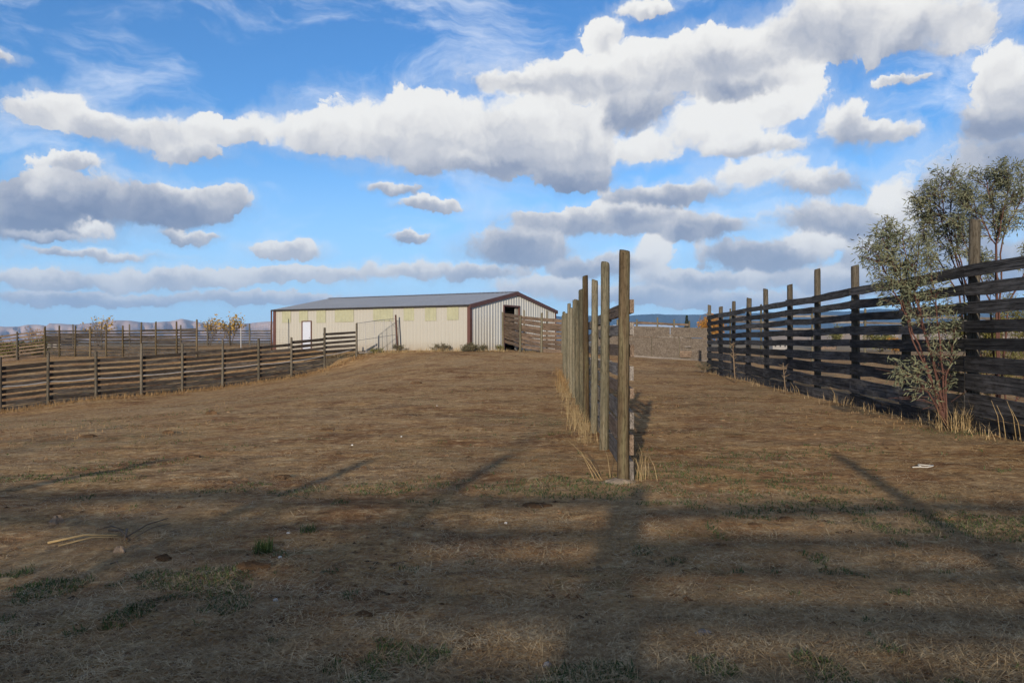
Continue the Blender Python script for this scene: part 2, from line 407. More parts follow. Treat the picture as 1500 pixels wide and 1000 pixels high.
col = t.mix(t.math('MULTIPLY', t.smooth(t.noise(t.vec('ADD', c, (5, 55, 0)), 0.33, 5, 0.65), 0.46, 0.62), 0.38), col, (0.40, 0.285, 0.155))
gr = t.math('MULTIPLY', t.smooth(t.noise(t.vec('ADD', c, (31, 7, 0)), 0.30, 4, 0.65), 0.54, 0.68), t.smooth(n3, 0.42, 0.62))
gr = t.math('MULTIPLY', gr, t.smooth(yw, 8.0, 40.0, 0.75, 0.25))
col = t.mix(gr, col, (0.05, 0.062, 0.024))
n4 = t.noise(t.vec('MULTIPLY', c, (1.0, 1.5, 1.0)), 3.1, 6, 0.78)
mot = t.math('ADD', t.math('MULTIPLY', n3, 0.45), t.math('MULTIPLY', n4, 0.55))
col = t.mix(1.0, col, t.ramp(mot, [(0.38, (0.42, 0.40, 0.38)), (0.50, (0.98, 0.97, 0.96)), (0.62, (1.0, 1.0, 1.0))]), 'MULTIPLY')
col = t.mix(t.math('MULTIPLY', t.smooth(mot, 0.52, 0.64), 0.6), col, (0.76, 0.56, 0.31))
rd = t.vec('LENGTH', t.comb(xw, yw, 0.0))
far = t.smooth(rd, 70.0, 200.0)
fcol = t.ramp(t.noise(c, 0.011, 4, 0.6), [(0.35, (0.13, 0.105, 0.06)), (0.5, (0.26, 0.195, 0.12)), (0.65, (0.36, 0.28, 0.18))])
col = t.mix(far, col, fcol)
t.put(b.inputs['Base Color'], col)
bumpn(t, b, t.math('ADD', t.math('MULTIPLY', thatch, 0.5), t.math('ADD', t.math('MULTIPLY', n3, 0.8), t.math('MULTIPLY', thatch2, 0.4))), 0.9, 0.045)
M['ground'] = m

def mountain_mat(name, cols, sc):
    m, t, b = material(name, 0.95, 0.02)
    c = objcoord(t)
    n = t.noise(t.vec('MULTIPLY', c, (1, 1, 3.5)), sc, 6, 0.62)
    t.put(b.inputs['Base Color'], t.ramp(n, [(0.35 + 0.32 * i / (len(cols) - 1), cc) for i, cc in enumerate(cols)]))
    return m
M['cliff'] = mountain_mat('pink_cliff_rock', [(0.38, 0.265, 0.21), (0.46, 0.33, 0.265), (0.54, 0.40, 0.32)], 0.0012)
M['mesa'] = mountain_mat('forest_cloud_shade_mesa', [(0.010, 0.017, 0.022), (0.020, 0.027, 0.032), (0.05, 0.045, 0.042)], 0.0008)  # forest tone, with the cloud shadow over the range put into the dark colour
M['hill'] = mountain_mat('pale_grass_hill', [(0.30, 0.22, 0.15), (0.44, 0.34, 0.25)], 0.008)

# ------------------------------------------------------------------ terrain
def fence_b_Y(px): return 62.4 / (0.95 - (px - 750) / FPX)
FB = [(-72,612,538),(0,604,523),(70,593,516),(141,583,514),(207,579,503),(267,574,503),(326,567,497),(379,559,496),(427,553,494),(475,541,480),(522,521,473)]
ctrl = [(0,0,0),(5,0,0),(-5,0,0),(-10,0,-.05),(11,0,0),(-6,-15,0),(6,-15,0),(-25,-15,-.4),(25,-15,0),(0,5,0),(-5,5,0),(4,9,0),(-4,9,-.05),(1.3,9,0),(1.6,16,-.06),(2,22,-.05),(2.5,34,.2),
        (8,13,0),(8.65,21,-.04),(9.3,30,-.04),(10.2,42,-.02),(5,30,.0),(6,44,.15),(-12,14,-.35),(-12,24,-.6),(-20,20,-.9),(-5,24,-.12),(-5,38,.25),(-6,48,.55),(-3,54,.86),(1,52,.88),(4,50,.86),
        (-12,34,-.8),(-30,36,-1.75),(-30,20,-1.4),(8.2,56,.5),(13.3,56,.22),(15,30,0),(20,50,0),(25,20,0),(30,80,0),(10,75,.6),(0,75,.95),
        (-38.8,68,.25),(-30,62,.35),(-21.9,57.5,.5),(-26,50,-.6),(-43,66.7,-.3),(-50,66,-.55),(-42,58,-.6),(-29,85,1.1),(-18,85,1.15),(-45,85,.7),(-18.6,64,.92),(-10,60,.88),(-8,75,1.0),(-45,40,-1.7),(40,30,0),(40,60,0),(-60,75,.2),(-60,30,-1.5)]
for (px, yb, yt) in FB:
    p = at(px, yb, fence_b_Y(px)); ctrl.append((p.x, p.y, p.z))
ctrl = np.array(ctrl, dtype=np.float64)
def _tps(r2): return 0.5 * r2 * np.log(r2 + 1e-9)
_n = len(ctrl)
_K = _tps(((ctrl[:, None, :2] - ctrl[None, :, :2]) ** 2).sum(-1)) + np.eye(_n) * 4.0
_Pm = np.c_[np.ones(_n), ctrl[:, :2]]
_A = np.block([[_K, _Pm], [_Pm.T, np.zeros((3, 3))]])
_sol = np.linalg.solve(_A, np.r_[ctrl[:, 2], 0, 0, 0])
def ground_smooth(x, y):
    x = np.asarray(x, dtype=np.float64); y = np.asarray(y, dtype=np.float64)
    shp = x.shape; xf = x.ravel(); yf = y.ravel(); z = np.zeros_like(xf)
    r = np.hypot(xf, yf - 25)
    m_ = r < 130
    if m_.any():
        xs, ys = xf[m_], yf[m_]
        acc = _sol[_n] + _sol[_n + 1] * xs + _sol[_n + 2] * ys
        for i in range(_n):
            acc = acc + _sol[i] * _tps((xs - ctrl[i, 0]) ** 2 + (ys - ctrl[i, 1]) ** 2)
        k = np.clip((130 - r[m_]) / 55.0, 0, 1); k = k * k * (3 - 2 * k)
        z[m_] = np.clip(acc, -2.4, 1.6) * k
    far_k = np.clip((r - 110) / 200, 0, 1)
    z = z - 1.5 * far_k + fbm(xf / 90, yf / 90, 3, 5) * 0.8 * far_k
    return z.reshape(shp)
def bumps(x, y):
    rr = np.hypot(x, y)
    near = np.clip(1.3 - rr / 60, 0.15, 1)
    return (fbm(x / 1.9, y / 1.9, 3, 21) * 0.020 + fbm(x / 0.42, y / 0.42, 3, 33) * 0.015 * near)
def gz(x, y):
    x = np.asarray(float(x)); y = np.asarray(float(y))
    return float(ground_smooth(x.reshape(1), y.reshape(1))[0] + bumps(x.reshape(1), y.reshape(1))[0])
def gz_arr(x, y): return ground_smooth(x, y) + bumps(x, y)

def axis_pts(step, n, growth, lim):
    v = [0.0]; s = step
    for i in range(100000):
        v.append(v[-1] + s)
        if i > n: s *= growth
        if v[-1] > lim: break
    return v
ax = axis_pts(0.085, 130, 1.026, 11500); xs = np.array([-v for v in ax[:0:-1]] + ax)
ay = axis_pts(0.06, 170, 1.018, 12500); ys = np.array([-v + 3 for v in axis_pts(0.5, 20, 1.22, 9500)[:0:-1]] + [v + 3 for v in ay])
GX, GY = np.meshgrid(xs, ys)
GZ = gz_arr(GX, GY)
nx, ny = len(xs), len(ys)
ii = (np.arange(ny - 1)[:, None] * nx + np.arange(nx - 1)[None, :]).ravel()
gme = mesh_np('ground', np.c_[GX.ravel(), GY.ravel(), GZ.ravel()], np.c_[ii, ii + 1, ii + nx + 1, ii + nx], M['ground'], True)
tag(ob('ground', gme), 'bare brown pasture ground with thin dry grass', 'ground', kind='structure')
print('ground verts', nx * ny)

def range_mesh(name, az0, az1, dist, top, depth, seed, mat, label, rough=0.2):
    """a mountain range along an arc: top(px) gives the skyline row of the photograph"""
    na, nr = 260, 26
    V = []
    azs = np.linspace(az0, az1, na)
    for i, a in enumerate(azs):
        px = 750 + FPX * math.tan(a)
        hmax = (500 - top(px)) / FPX * math.cos(a) * dist
        for j in range(nr):
            f = j / (nr - 1)
            prof = min(1.0, f / 0.72) ** 1.35 if f < 0.72 else 1.0 - 0.25 * (f - 0.72) / 0.28
            g = abs(float(vnoise(np.array([a * 95.0 + 0.6 * f]), np.array([f * 2.2]), seed)[0])) + 0.5 * abs(float(vnoise(np.array([a * 260.0]), np.array([f * 5.0]), seed + 3)[0]))
            h = hmax * prof * (1 - rough * g * (1 if f < 0.70 else 0.25))
            d = dist * 0.86 + depth * f + (g * depth * 0.12)
            V.append((math.sin(a) * d, math.cos(a) * d, h * d / dist - 12))
    F = np.array([(i * nr + j, (i + 1) * nr + j, (i + 1) * nr + j + 1, i * nr + j + 1) for i in range(na - 1) for j in range(nr - 1)])
    o = ob(name, mesh_np(name, V, F, mat, True)); tag(o, label, 'mountain', kind='structure'); return o
def top_left(px):
    b_ = 470 + 2.2 * math.sin(px / 41) + 1.4 * math.sin(px / 17 + 1) + (4 if px < 70 else 0) - 4.5 * math.exp(-((px - 268) / 26) ** 2) - 2.5 * math.exp(-((px - 45) / 20) ** 2)
    return b_ + 0.02 * max(0, px - 420)
def top_right(px):
    return 460 - 4.5 * min(1, max(0, (px - 880) / 260)) - 9 * min(1, max(0, (px - 1150) / 260)) + 0.7 * math.sin(px / 31) + 0.5 * math.sin(px / 13) + max(0, 800 - px) * 0.06
range_mesh('cliff_mountain', R(-44), R(2), 9000, top_left, 1700, 3, M['cliff'], 'pale pinkish cliff range along the horizon beyond the paddock fences', 0.24)
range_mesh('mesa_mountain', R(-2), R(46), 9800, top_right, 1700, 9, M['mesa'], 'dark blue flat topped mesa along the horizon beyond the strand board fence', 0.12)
def top_hill(px): return 467 + 2.0 * math.sin(px / 60) + max(0, 1230 - px) * 0.10
range_mesh('pale_hill', R(18), R(45), 1500, top_hill, 350, 14, M['hill'], 'pale tan grass hill behind the dark board fence', 0.03)

# ------------------------------------------------------------------ timber pieces (shared meshes)
def board_mesh(mat, seed):
    r_ = random.Random(seed); n = 4; V = []; F = []
    for i in range(n + 1):
        x = i / n; w = 0.0 if i in (0, n) else r_.uniform(-0.03, 0.02); o_ = 0.0 if i in (0, n) else r_.uniform(-0.08, 0.08)
        e0 = r_.uniform(-0.05, 0.05); e1 = r_.uniform(-0.04, 0.04); xe = x + (r_.uniform(-.003, .003) if i in (0, n) else 0)
        V += [(xe, -0.5 + o_, -1 + w + e0), (xe, 0.5 + o_, -1 + w + e0), (xe, 0.5 + o_, w + e1), (xe, -0.5 + o_, w + e1)]
    for i in range(n):
        a = i * 4
        for k in range(4): F.append((a + k, a + 4 + k, a + 4 + (k + 1) % 4, a + (k + 1) % 4))
    F += [(0, 1, 2, 3), (n * 4 + 3, n * 4 + 2, n * 4 + 1, n * 4)]
    return mesh_np('board', V, F, mat)
def post_mesh(mat, seed, n=14):
    r_ = random.Random(seed); V = []; F = []
    lv = [0.0, 0.25, 0.5, 0.75, 0.985, 1.0]
    ph = [r_.uniform(0.94, 1.05) for _ in range(n)]
    bx, by = r_.uniform(-.04, .04), r_.uniform(-.04, .04)
    sx, sy = r_.uniform(-.006, .006), r_.uniform(-.006, .006)
    for z in lv:
        tp = (1.05 - 0.10 * z) * (0.93 if z == 1.0 else 1.0)
        cx, cy = bx * math.sin(z * math.pi), by * math.sin(z * math.pi)
        for k in range(n):
            a = 2 * math.pi * k / n; rr = 0.5 * ph[k] * tp * r_.uniform(0.985, 1.015)
            zz = z + ((sx * math.cos(a) + sy * math.sin(a)) if z > 0.98 else 0)
            V.append((cx + rr * math.cos(a), cy + rr * math.sin(a), zz))
    L = len(lv)
    for i in range(L - 1):
        for k in range(n):
            a = i * n + k; b_ = i * n + (k + 1) % n; F.append((a, b_, b_ + n, a + n))
    V.append((0, 0, 1.0)); 
    for k in range(n): F.append(((L - 1) * n + k, (L - 1) * n + (k + 1) % n, len(V) - 1))
    me = mesh_np('post', V, F, mat)
    sm = np.ones(len(me.polygons), dtype=bool); sm[-n:] = False
    me.polygons.foreach_set('use_smooth', sm)
    return me
BM = {k: [board_mesh(M[k], i * 7 + 1) for i in range(5)] for k in ('board_dark', 'board_brown', 'board_grey', 'board_rail')}
PM = {k: [post_mesh(M[k], i * 5 + 2) for i in range(5)] for k in ('post_green', 'post_brown', 'post_grey')}

def add_board(parent, p0, p1, width, thick, kind, name='board', overlap=0.0, off=Vector((0, 0, 0))):
    """p0, p1: the ends of the board's upper edge (world); parent's location is taken off"""
    p0, p1 = Vector(p0), Vector(p1); d = p1 - p0; L = d.length; xa = d.normalized()
    p0 = p0 - xa * overlap; L += 2 * overlap
    ya = Vector((0, 0, 1)).cross(xa).normalized(); za = xa.cross(ya)
    m4 = Matrix((( xa.x * L, ya.x * thick, za.x * width, 0), (xa.y * L, ya.y * thick, za.y * width, 0), (xa.z * L, ya.z * thick, za.z * width, 0), (0, 0, 0, 1)))
    m4.translation = p0 - parent.location + off
    return ob(name, random.choice(BM[kind]), parent, mat4=m4)
def add_post(parent, x, y, zb, zt, dia, kind, lean=(0, 0)):
    h = zt - zb; a = random.uniform(0, 6.28)
    m4 = Matrix.Translation(Vector((x, y, zb)) - parent.location) @ Matrix.Rotation(lean[0] + random.gauss(0, 0.006), 4, 'Y') @ Matrix.Rotation(lean[1] + random.gauss(0, 0.006), 4, 'X') @ Matrix.Diagonal((dia, dia, h, 1)) @ Matrix.Rotation(a, 4, 'Z')
    return ob('post', random.choice(PM[kind]), parent, mat4=m4)

def fence(name, label, posts, rows, side, bkind, pkind, dia, thick=0.04, group=None, gap_jit=0.012, skip=()):
    """posts: (x, y, z_top_of_post, rail_z); rows: (drop below rail_z, width); side: +1/-1 which side of the posts the boards are nailed to"""
    x0, y0 = posts[0][0], posts[0][1]
    e = empty(name, (x0, y0, gz(x0, y0))); tag(e, label, 'fence', group)
    for i, p in enumerate(posts):
        if p[2] is None: continue
        dd = dia * random.uniform(0.92, 1.08)
        add_post(e, p[0], p[1], gz(p[0], p[1]) - 0.35, p[2], dd, pkind)
    for i in range(len(posts) - 1):
        a, c = posts[i], posts[i + 1]
        za = a[4] if len(a) > 4 else a[3]           # a[4]: rail height of the bay that starts here, when it steps
        d = Vector((c[0] - a[0], c[1] - a[1], 0)).normalized()
        nrm = Vector((-d.y, d.x, 0)) * side * (dia * 0.5 + thick * 0.55)
        for k, (drop, w) in enumerate(rows):
            if (i, k) in skip: continue
            j0, j1 = random.gauss(0, gap_jit), random.gauss(0, gap_jit)
            add_board(e, (a[0] + nrm.x, a[1] + nrm.y, za - drop + j0), (c[0] + nrm.x, c[1] + nrm.y, c[3] - drop + j1), w * random.uniform(0.90, 1.09) * (1.12 if bkind == 'board_dark' and i in (8, 9) else 1), thick, bkind,
                      overlap=-0.004, off=Vector((0, 0, 0)) + nrm.normalized() * random.uniform(0, 0.012))
    return e

# --- fence in the middle, seen almost end on
CY = [(9.07,2.555,.130),(11.9,2.69,.134),(14.2,2.615,.122),(16.5,2.87,.122),(18.6,2.73,.12),(20.7,2.60,.13),(23.0,2.70,.13),(25.2,2.58,.125),(27.2,2.81,.125),(29.5,2.55,.12),(31.3,2.63,.12),(33.9,2.77,.13)]
e = empty('board_fence', (1.23, 9.07, gz(1.23, 9.07))); mid_fence = e
tag(e, 'timber fence of tall round greenish posts running up the yard, its boards behind the posts', 'fence')
rowsC = [(2.02,.15),(1.77,.135),(1.52,.145),(1.28,.145),(1.06,.125),(.79,.20),(.52,.21),(.25,.225)]
cx = lambda Y: 0.0375 * Y + 0.8873
for i, (Y, zt, d_) in enumerate(CY):
    add_post(e, cx(Y), Y, gz(cx(Y), Y) - 0.35, zt, d_, 'post_brown' if i in (0, 3) else 'post_green')
for i in range(len(CY) - 1):
    Y0, Y1 = CY[i][0], CY[i + 1][0]
    if i == 0: Y0 -= 0.06
    for k, (zt, w) in enumerate(rowsC):
        g0, g1 = gz(cx(Y0), Y0), gz(cx(Y1), Y1)
        o_ = 0.065 + 0.026 + random.uniform(0, .006)
        add_board(e, (cx(Y0) + o_, Y0, zt + g0 + random.gauss(0, .008)), (cx(Y1) + o_, Y1, zt + g1 + random.gauss(0, .012)), w, 0.045, 'board_rail' if i == 0 and k % 2 == 0 else 'board_grey', overlap=-0.003)
f = MB()
for k in range(3):
    pass
nb_, nr_ = 22, 5
V = []; F = []
for j in range(nr_ + 1):
    for k in range(nb_):
        a = 2 * math.pi * k / nb_; rr = (0.02 + 0.15 * j / nr_) * (1 + 0.22 * math.sin(3 * a + 1) + 0.12 * math.sin(7 * a))
        V.append((rr * 1.15 * math.cos(a), rr * 0.8 * math.sin(a), 0.055 * (1 - (j / nr_) ** 1.6) + random.uniform(-.006, .006) - (0.03 if j == nr_ else 0)))
for j in range(nr_):
    for k in range(nb_): F.append((j * nb_ + k, (j + 1) * nb_ + k, (j + 1) * nb_ + (k + 1) % nb_, j * nb_ + (k + 1) % nb_))
fo = ob('footing', mesh_np('footing', V, F, M['concrete'], True), e, (-0.06, -0.06, 0.0)); tag(fo, 'spilled pale concrete round the end post')

# --- dark board fence on the right
rx = lambda Y: 7.1 + 0.0733 * Y
RY = [42.2, 39.1, 36.0, 33.0, 29.8, 26.7, 23.7, 20.5, 17.4, 14.5, 11.4, 8.4, 5.4]
RT = [3.42, 3.2, 3.3, 3.3, 3.46, 3.4, 3.64, 3.45, 2.75, 3.69, 3.3, 3.4, 3.3]
rowsR = [(0,.185),(.32,.185),(.64,.185),(.96,.195),(1.275,.19),(1.59,.225),(1.89,.285),(2.26,.31),(2.64,.30)]
right_fence = fence('board_fence', 'tall blackened fence of nine wide boards on thick posts beside the willows', [(rx(Y) + 0.0, Y, zt, 2.87 + 0.012 * math.sin(Y)) for Y, zt in zip(RY, RT)], rowsR, -1, 'board_dark', 'post_grey', 0.19, 0.045, gap_jit=0.007)

# --- near paddock fence on the left
rail_b = [545,537,530,525.5,521.5,517,512,507,503,495,485]
posts = []
for (px, yb, yt), yr in zip(FB, rail_b):
    Y = fence_b_Y(px); pt = at(px, yt, Y); zr = at(px, yr, Y).z
    posts.append([pt.x, pt.y, pt.z, zr])
posts[8].append(at(427, 499.5, fence_b_Y(427)).z); posts[9].append(at(475, 487.5, fence_b_Y(475)).z)
fb = fence('paddock_fence', 'brown board fence with a white pipe strung along it, running downhill from the wire gate', [tuple(p) for p in posts], [(i * .285, .175) for i in range(8)], +1, 'board_brown', 'post_grey', 0.15, 0.04,
           skip={(9, 6), (9, 7), (9, 5)})
mb = MB(); pts = []
for i, p in enumerate(posts[:-1]):
    q = posts[i + 1]
    for k in range(6):
        f_ = k / 6; drop = 0.95 + 0.02 * i
        za = p[4] if len(p) > 4 else p[3]
        za = p[3] + (0.0)
        z = za + (q[3] - za) * f_ - drop - 0.05 * math.sin(math.pi * f_)
        pts.append(Vector((p[0] + (q[0] - p[0]) * f_ + 0.10, p[1] + (q[1] - p[1]) * f_ - 0.02, z)) - fb.location + Vector((-0.03, 0.10, 0)))
mb.tube(pts, 0.026, 6); mb.build('pipe', M['pipe_white'], fb, True)

# --- far paddock fence: left leg, corner, long side
def fcY(px): return 69.3 / ((px - 750) / FPX + 1.59)
C1 = [(-70,497,501,66.2),(-22,490,494,66.8),(25,486,488.8,67.4),(66,479,484.2,68.0)]
fence('paddock_fence', 'weathered board fence in front of the yellow green bush, ending at the paddock corner', [(at(a, b_, Y).x, Y, at(a, b_, Y).z if i < 3 else None, at(a, c_, Y).z) for i, (a, b_, c_, Y) in enumerate(C1)],
      [(i * .27, .13) for i in range(7)] + [(1.93, .24)], +1, 'board_rail', 'post_grey', 0.14, 0.04)
C2 = [(66,479,484.2),(87,477,484.2),(110,477,484.2),(132,478,484.2),(155,476,483.8),(180,477,483.4),(206,472,483),(228,471,482.4),(259,471,481.6),(288,468,480.6)]
fence('paddock_fence', 'long board fence with many thin tall posts, second behind the fence with the white pipe', [(at(a, b_, fcY(a)).x, fcY(a), at(a, b_, fcY(a)).z, at(a, c_, fcY(a)).z) for (a, b_, c_) in C2],
      [(i * .235, .125) for i in range(9)], +1, 'board_brown', 'post_brown', 0.13, 0.035)
DP = [(66,478),(107,475),(149,474),(190,475),(228,476),(265,476),(304,473),(337,472),(366,474),(397,475)]
fence('paddock_fence', 'distant rail fence standing behind the paddock, ending beside the barn', [(at(a, b_, 84).x, 84, at(a, b_, 84).z, at(a, 483.6, 84).z) for (a, b_) in DP],
      [(0,.13),(.27,.13),(.53,.13),(.77,.13),(1.05,.13),(1.3,.13)], +1, 'board_brown', 'post_grey', 0.15, 0.035)

# --- fence from the barn door to the middle fence
EP = [(737,457,458.5,57.3),(762,463,462.5,52.0),(793,458,466.3,50.6),(824,462,467.2,49.4),(850,462,467.5,48.5)]
fe = fence('yard_fence', 'closely boarded brown fence in front of the open barn doorway', [(at(a, b_, Y).x, Y, at(a, b_, Y).z, at(a, c_, Y).z) for (a, b_, c_, Y) in EP],
      [(i * .262, .225) for i in range(8)], +1, 'board_rail', 'post_green', 0.15, 0.04, gap_jit=0.02)
for (px, yt, Y) in ((768, 454, 54.5), (801, 455, 53.0)):
    p = at(px, yt, Y); add_post(fe, p.x, p.y, gz(p.x, p.y) - 0.3, p.z, 0.13, 'post_green')

# --- strand board fence across the lane
ef = empty('panel_fence', (at(1037, 529, 54.5).x, 54.5, gz(at(1037, 529, 54.5).x, 54.5)))
tag(ef, 'grey brown strand board panel fence closing the lane', 'fence')
def fpt(f, v):
    """f along from the left end, v: 0 top, 1 seam, 2 bottom"""
    l = [at(876, y, 57.0) for y in (475.8, 491.2, 519)][v]; r_ = [at(1037, y, 54.5) for y in (480, 495.5, 529)][v]
    return l + (r_ - l) * f
NP = 4
def panel(a0, a1, v0, v1, off, nm, mat, th=0.02, trim=0.018):
    a = fpt(a0, v0); b_ = fpt(a1, v0); c_ = fpt(a1, v1); d_ = fpt(a0, v1)
    dn = Vector((0.13, -1, 0)).normalized()
    dn = (b_ - a).cross(Vector((0, 0, 1))).normalized()
    u = (b_ - a).normalized() * trim; w = Vector((0, 0, trim))
    q = [a + u - w, b_ - u - w, c_ - u + w, d_ + u + w]
    F0 = [p + dn * (off + th) - ef.location for p in q]; B0 = [p + dn * off - ef.location for p in q]
    m_ = MB(); m_.add(F0 + B0, [(3, 2, 1, 0), (4, 5, 6, 7), (0, 1, 5, 4), (1, 2, 6, 5), (2, 3, 7, 6), (3, 0, 4, 7)])
    return m_.build(nm, mat, ef)
for i in range(NP): panel(i / NP, (i + 1) / NP, 1, 2, 0.0, 'panel', M['osb'])
for i in range(3): panel(i / 3, (i + 1) / 3, 0, 1, 0.012, 'panel', M['osb'])
for i in range(5):
    p = fpt(i / 4, 0); add_post(ef, p.x, p.y + 0.14, gz(p.x, p.y) - 0.3, p.z - 0.05, 0.13, 'post_green')
fr = Vector((0, -0.05, 0))
add_board(ef, fpt(0, 2) + fr + Vector((0, 0, .10)), fpt(0.6, 2) + fr + Vector((0, 0, .09)), .14, .04, 'board_grey', 'base_board')
add_board(ef, fpt(0.6, 2) + fr + Vector((0, 0, .10)), fpt(1.0, 2) + fr + Vector((0, 0, .10)), .14, .04, 'board_grey', 'base_board')
for k, (x0, x1, y_, w_) in enumerate([(996, 1013, 514, .12), (995.5, 1013, 517.2, .12), (996, 1012, 520.3, .12), (1003, 1012, 506.5, .10)]):
    add_board(ef, at(x0, y_, 54.85), at(x1, y_, 54.6), w_, .03, 'board_rail' if k < 3 else 'board_grey', 'patch_board')

# --- rail fence behind the strand board fence, and one behind the dark fence
GP = [(905,468,470.6),(933,468,471.2),(963,465,472.2),(988,468,473.2),(1010,470,474.2)]
fence('rail_fence', 'thin brown rail on posts standing behind the strand board fence', [(at(a, b_, 63).x, 63, at(a, b_, 63).z, at(a, c_, 63).z) for (a, b_, c_) in GP],
      [(0, .17), (1.1, .14), (1.7, .14)], +1, 'board_rail', 'post_green', 0.15, 0.04)
HP = [(1070,452,462,66),(1115,446,462,63),(1190,455,461.5,60),(1267,452,462,57),(1345,452,463,54),(1425,452,464,51),(1510,452,466,48)]
fence('rail_fence', 'second timber fence seen through the gaps of the dark board fence', [(at(a, b_, Y).x, Y, at(a, b_, Y).z, at(a, c_, Y).z) for (a, b_, c_, Y) in HP],
      [(0, .16), (.42, .14), (.95, .14)], +1, 'board_grey', 'post_green', 0.17, 0.04)

# ------------------------------------------------------------------ barn
C0 = Vector((-2.84, 55.0, 0.86)); BL, BW, EH, RH = 18.2, 12.7, 3.12, 4.27
BA = math.atan2(0.867, 0.499)
barn = empty('metal_barn', C0); barn.rotation_euler = (0, 0, BA)
tag(barn, 'long cream steel barn with grey roof, brown trim and an open doorway in its gable', 'barn')
dg = Vector((math.cos(BA), math.sin(BA))); dl = Vector((-dg.y, dg.x))
def on_wall(px, d):      # distance along the wall direction d from the near corner for a photo column
    t_ = (px - 750) / FPX; return (t_ * C0.y - C0.x) / (d.x - t_ * d.y)
def wall_z(py, s_, d): return EYE - (py - 500) / FPX * (C0.y + s_ * d.y) - C0.z
def ribbed(u0, u1, pitch, zb, ztop, along, other, out, mat, name, parent, rib=0.032, w=0.05):
    """ribbed sheet along local axis 'along' at other-coordinate; out = +-1 outward; ztop(u)"""
    prof = []
    n = max(1, int(round((u1 - u0) / pitch))); pt = (u1 - u0) / n
    for i in range(n):
        c_ = u0 + (i + 0.5) * pt
        prof += [(c_ - w, 0), (c_ - w * 0.5, rib), (c_ + w * 0.5, rib), (c_ + w, 0)]
    prof = [(u0, 0)] + prof + [(u1, 0)]
    V = []
    for u, o_ in prof:
        o_ = other + out * o_
        for z in (zb(u) if callable(zb) else zb, ztop(u)):
            V.append((u, o_, z) if along == 'x' else (o_, u, z))
    F = [(2 * i, 2 * i + 2, 2 * i + 3, 2 * i + 1) for i in range(len(prof) - 1)]
    return ob(name, mesh_np(name, V, F, mat), parent)
gt = lambda u: EH + (RH - EH) * (1 - abs(u - BW / 2) / (BW / 2))
d0, d1 = on_wall(738, dg), on_wall(760.5, dg); dz_ = wall_z(449.5, (d0 + d1) / 2, dg)
wl = ribbed(0, BL, 0.30, -0.5, lambda u: EH, 'y', 0.0, -1, M['wall_cream'], 'wall', barn, rib=0.02, w=0.045); tag(wl, 'long cream side wall')
for (q0, q1, zb_) in ((0.02, d0, -0.5), (d0, d1, dz_), (d1, BW, -0.5)):
    tag(ribbed(q0, q1, 0.38, (lambda u, z=zb_: z), gt, 'x', 0.0, -1, M['wall_white'], 'wall', barn, rib=0.028, w=0.045), 'pale grey white gable sheet')
ribbed(0, BL, 0.6, -0.5, lambda u: EH, 'y', BW, 1, M['wall_cream'], 'wall', barn)
ribbed(0, BW, 0.6, -0.5, gt, 'x', BL, 1, M['wall_cream'], 'wall', barn)
# roof: two ribbed slopes
def roof_side(sg):
    V = []; F = []; n = 46; th = 0.05
    xe = -0.16 if sg < 0 else BW + 0.16; zr = RH + 0.06; sl = (RH - EH) / (BW / 2); ze = EH + 0.06 - sl * 0.16
    prof = [(-0.12, 0)]
    for i in range(n):
        c_ = -0.12 + (BL + 0.24) * (i + 0.5) / n; prof += [(c_ - .04, 0), (c_ - .02, .03), (c_ + .02, .03), (c_ + .04, 0)]
    prof += [(BL + 0.12, 0)]
    for y_, o_ in prof: V += [(xe, y_, ze + o_), (BW / 2, y_, zr + o_), (xe, y_, ze - th), (BW / 2, y_, zr - th)]
    for i in range(len(prof) - 1):
        a = i * 4; F += [(a, a + 4, a + 5, a + 1), (a + 2, a + 3, a + 7, a + 6), (a, a + 2, a + 6, a + 4)]
    F += [(0, 1, 3, 2), ((len(prof) - 1) * 4, (len(prof) - 1) * 4 + 2, (len(prof) - 1) * 4 + 3, (len(prof) - 1) * 4 + 1)]
    return ob('roof', mesh_np('roof', V, F, M['roof_metal']), barn)
rf = roof_side(-1); roof_side(1)
mb = MB(); mb.add([(BW/2 - .25, -.14, RH + .07), (BW/2, -.14, RH + .13), (BW/2 + .25, -.14, RH + .07), (BW/2 - .25, BL + .14, RH + .07), (BW/2, BL + .14, RH + .13), (BW/2 + .25, BL + .14, RH + .07)], [(0, 1, 4, 3), (1, 2, 5, 4), (0, 2, 1), (3, 4, 5)])
mb.build('ridge_cap', M['roof_metal'], rf)
# trims
def slab(p, q, w, dpt, nm, mat):   # rake trim between two points in the gable plane
    m_ = MB(); V = []
    for (x, z) in (p, q):
        for yy in (-dpt, -0.02):
            for zz in (z - w, z + 0.02): V.append((x, yy, zz))
    m_.add(V, [(0, 1, 5, 4), (2, 6, 7, 3), (0, 4, 6, 2), (1, 3, 7, 5), (0, 2, 3, 1), (4, 5, 7, 6)]); return m_.build(nm, mat, barn)
slz = 0.16 * (RH - EH) / (BW / 2)
slab((-0.17, EH - slz + .06), (BW / 2, RH + .06), 0.24, 0.15, 'rake_trim', M['trim_red'])
slab((BW / 2, RH + .06), (BW + 0.17, EH - slz + .06), 0.24, 0.152, 'rake_trim', M['trim_red'])
def boxpart(a, b_, nm, mat, parent=barn):
    m_ = MB(); m_.box(a, b_); return m_.build(nm, mat, parent)
m_ = MB(); m_.box((-0.052, -0.055, -0.5), (0.20, 0.0, EH - 0.2)); m_.box((-0.053, 0.001, -0.5), (0.0, 0.17, EH - 0.02)); m_.build('corner_trim', M['trim_red'], barn)
m_ = MB(); m_.box((-0.053, BL - 0.22, -0.5), (0.0, BL + 0.05, EH - 0.02)); m_.build('corner_trim', M['trim_red'], barn)
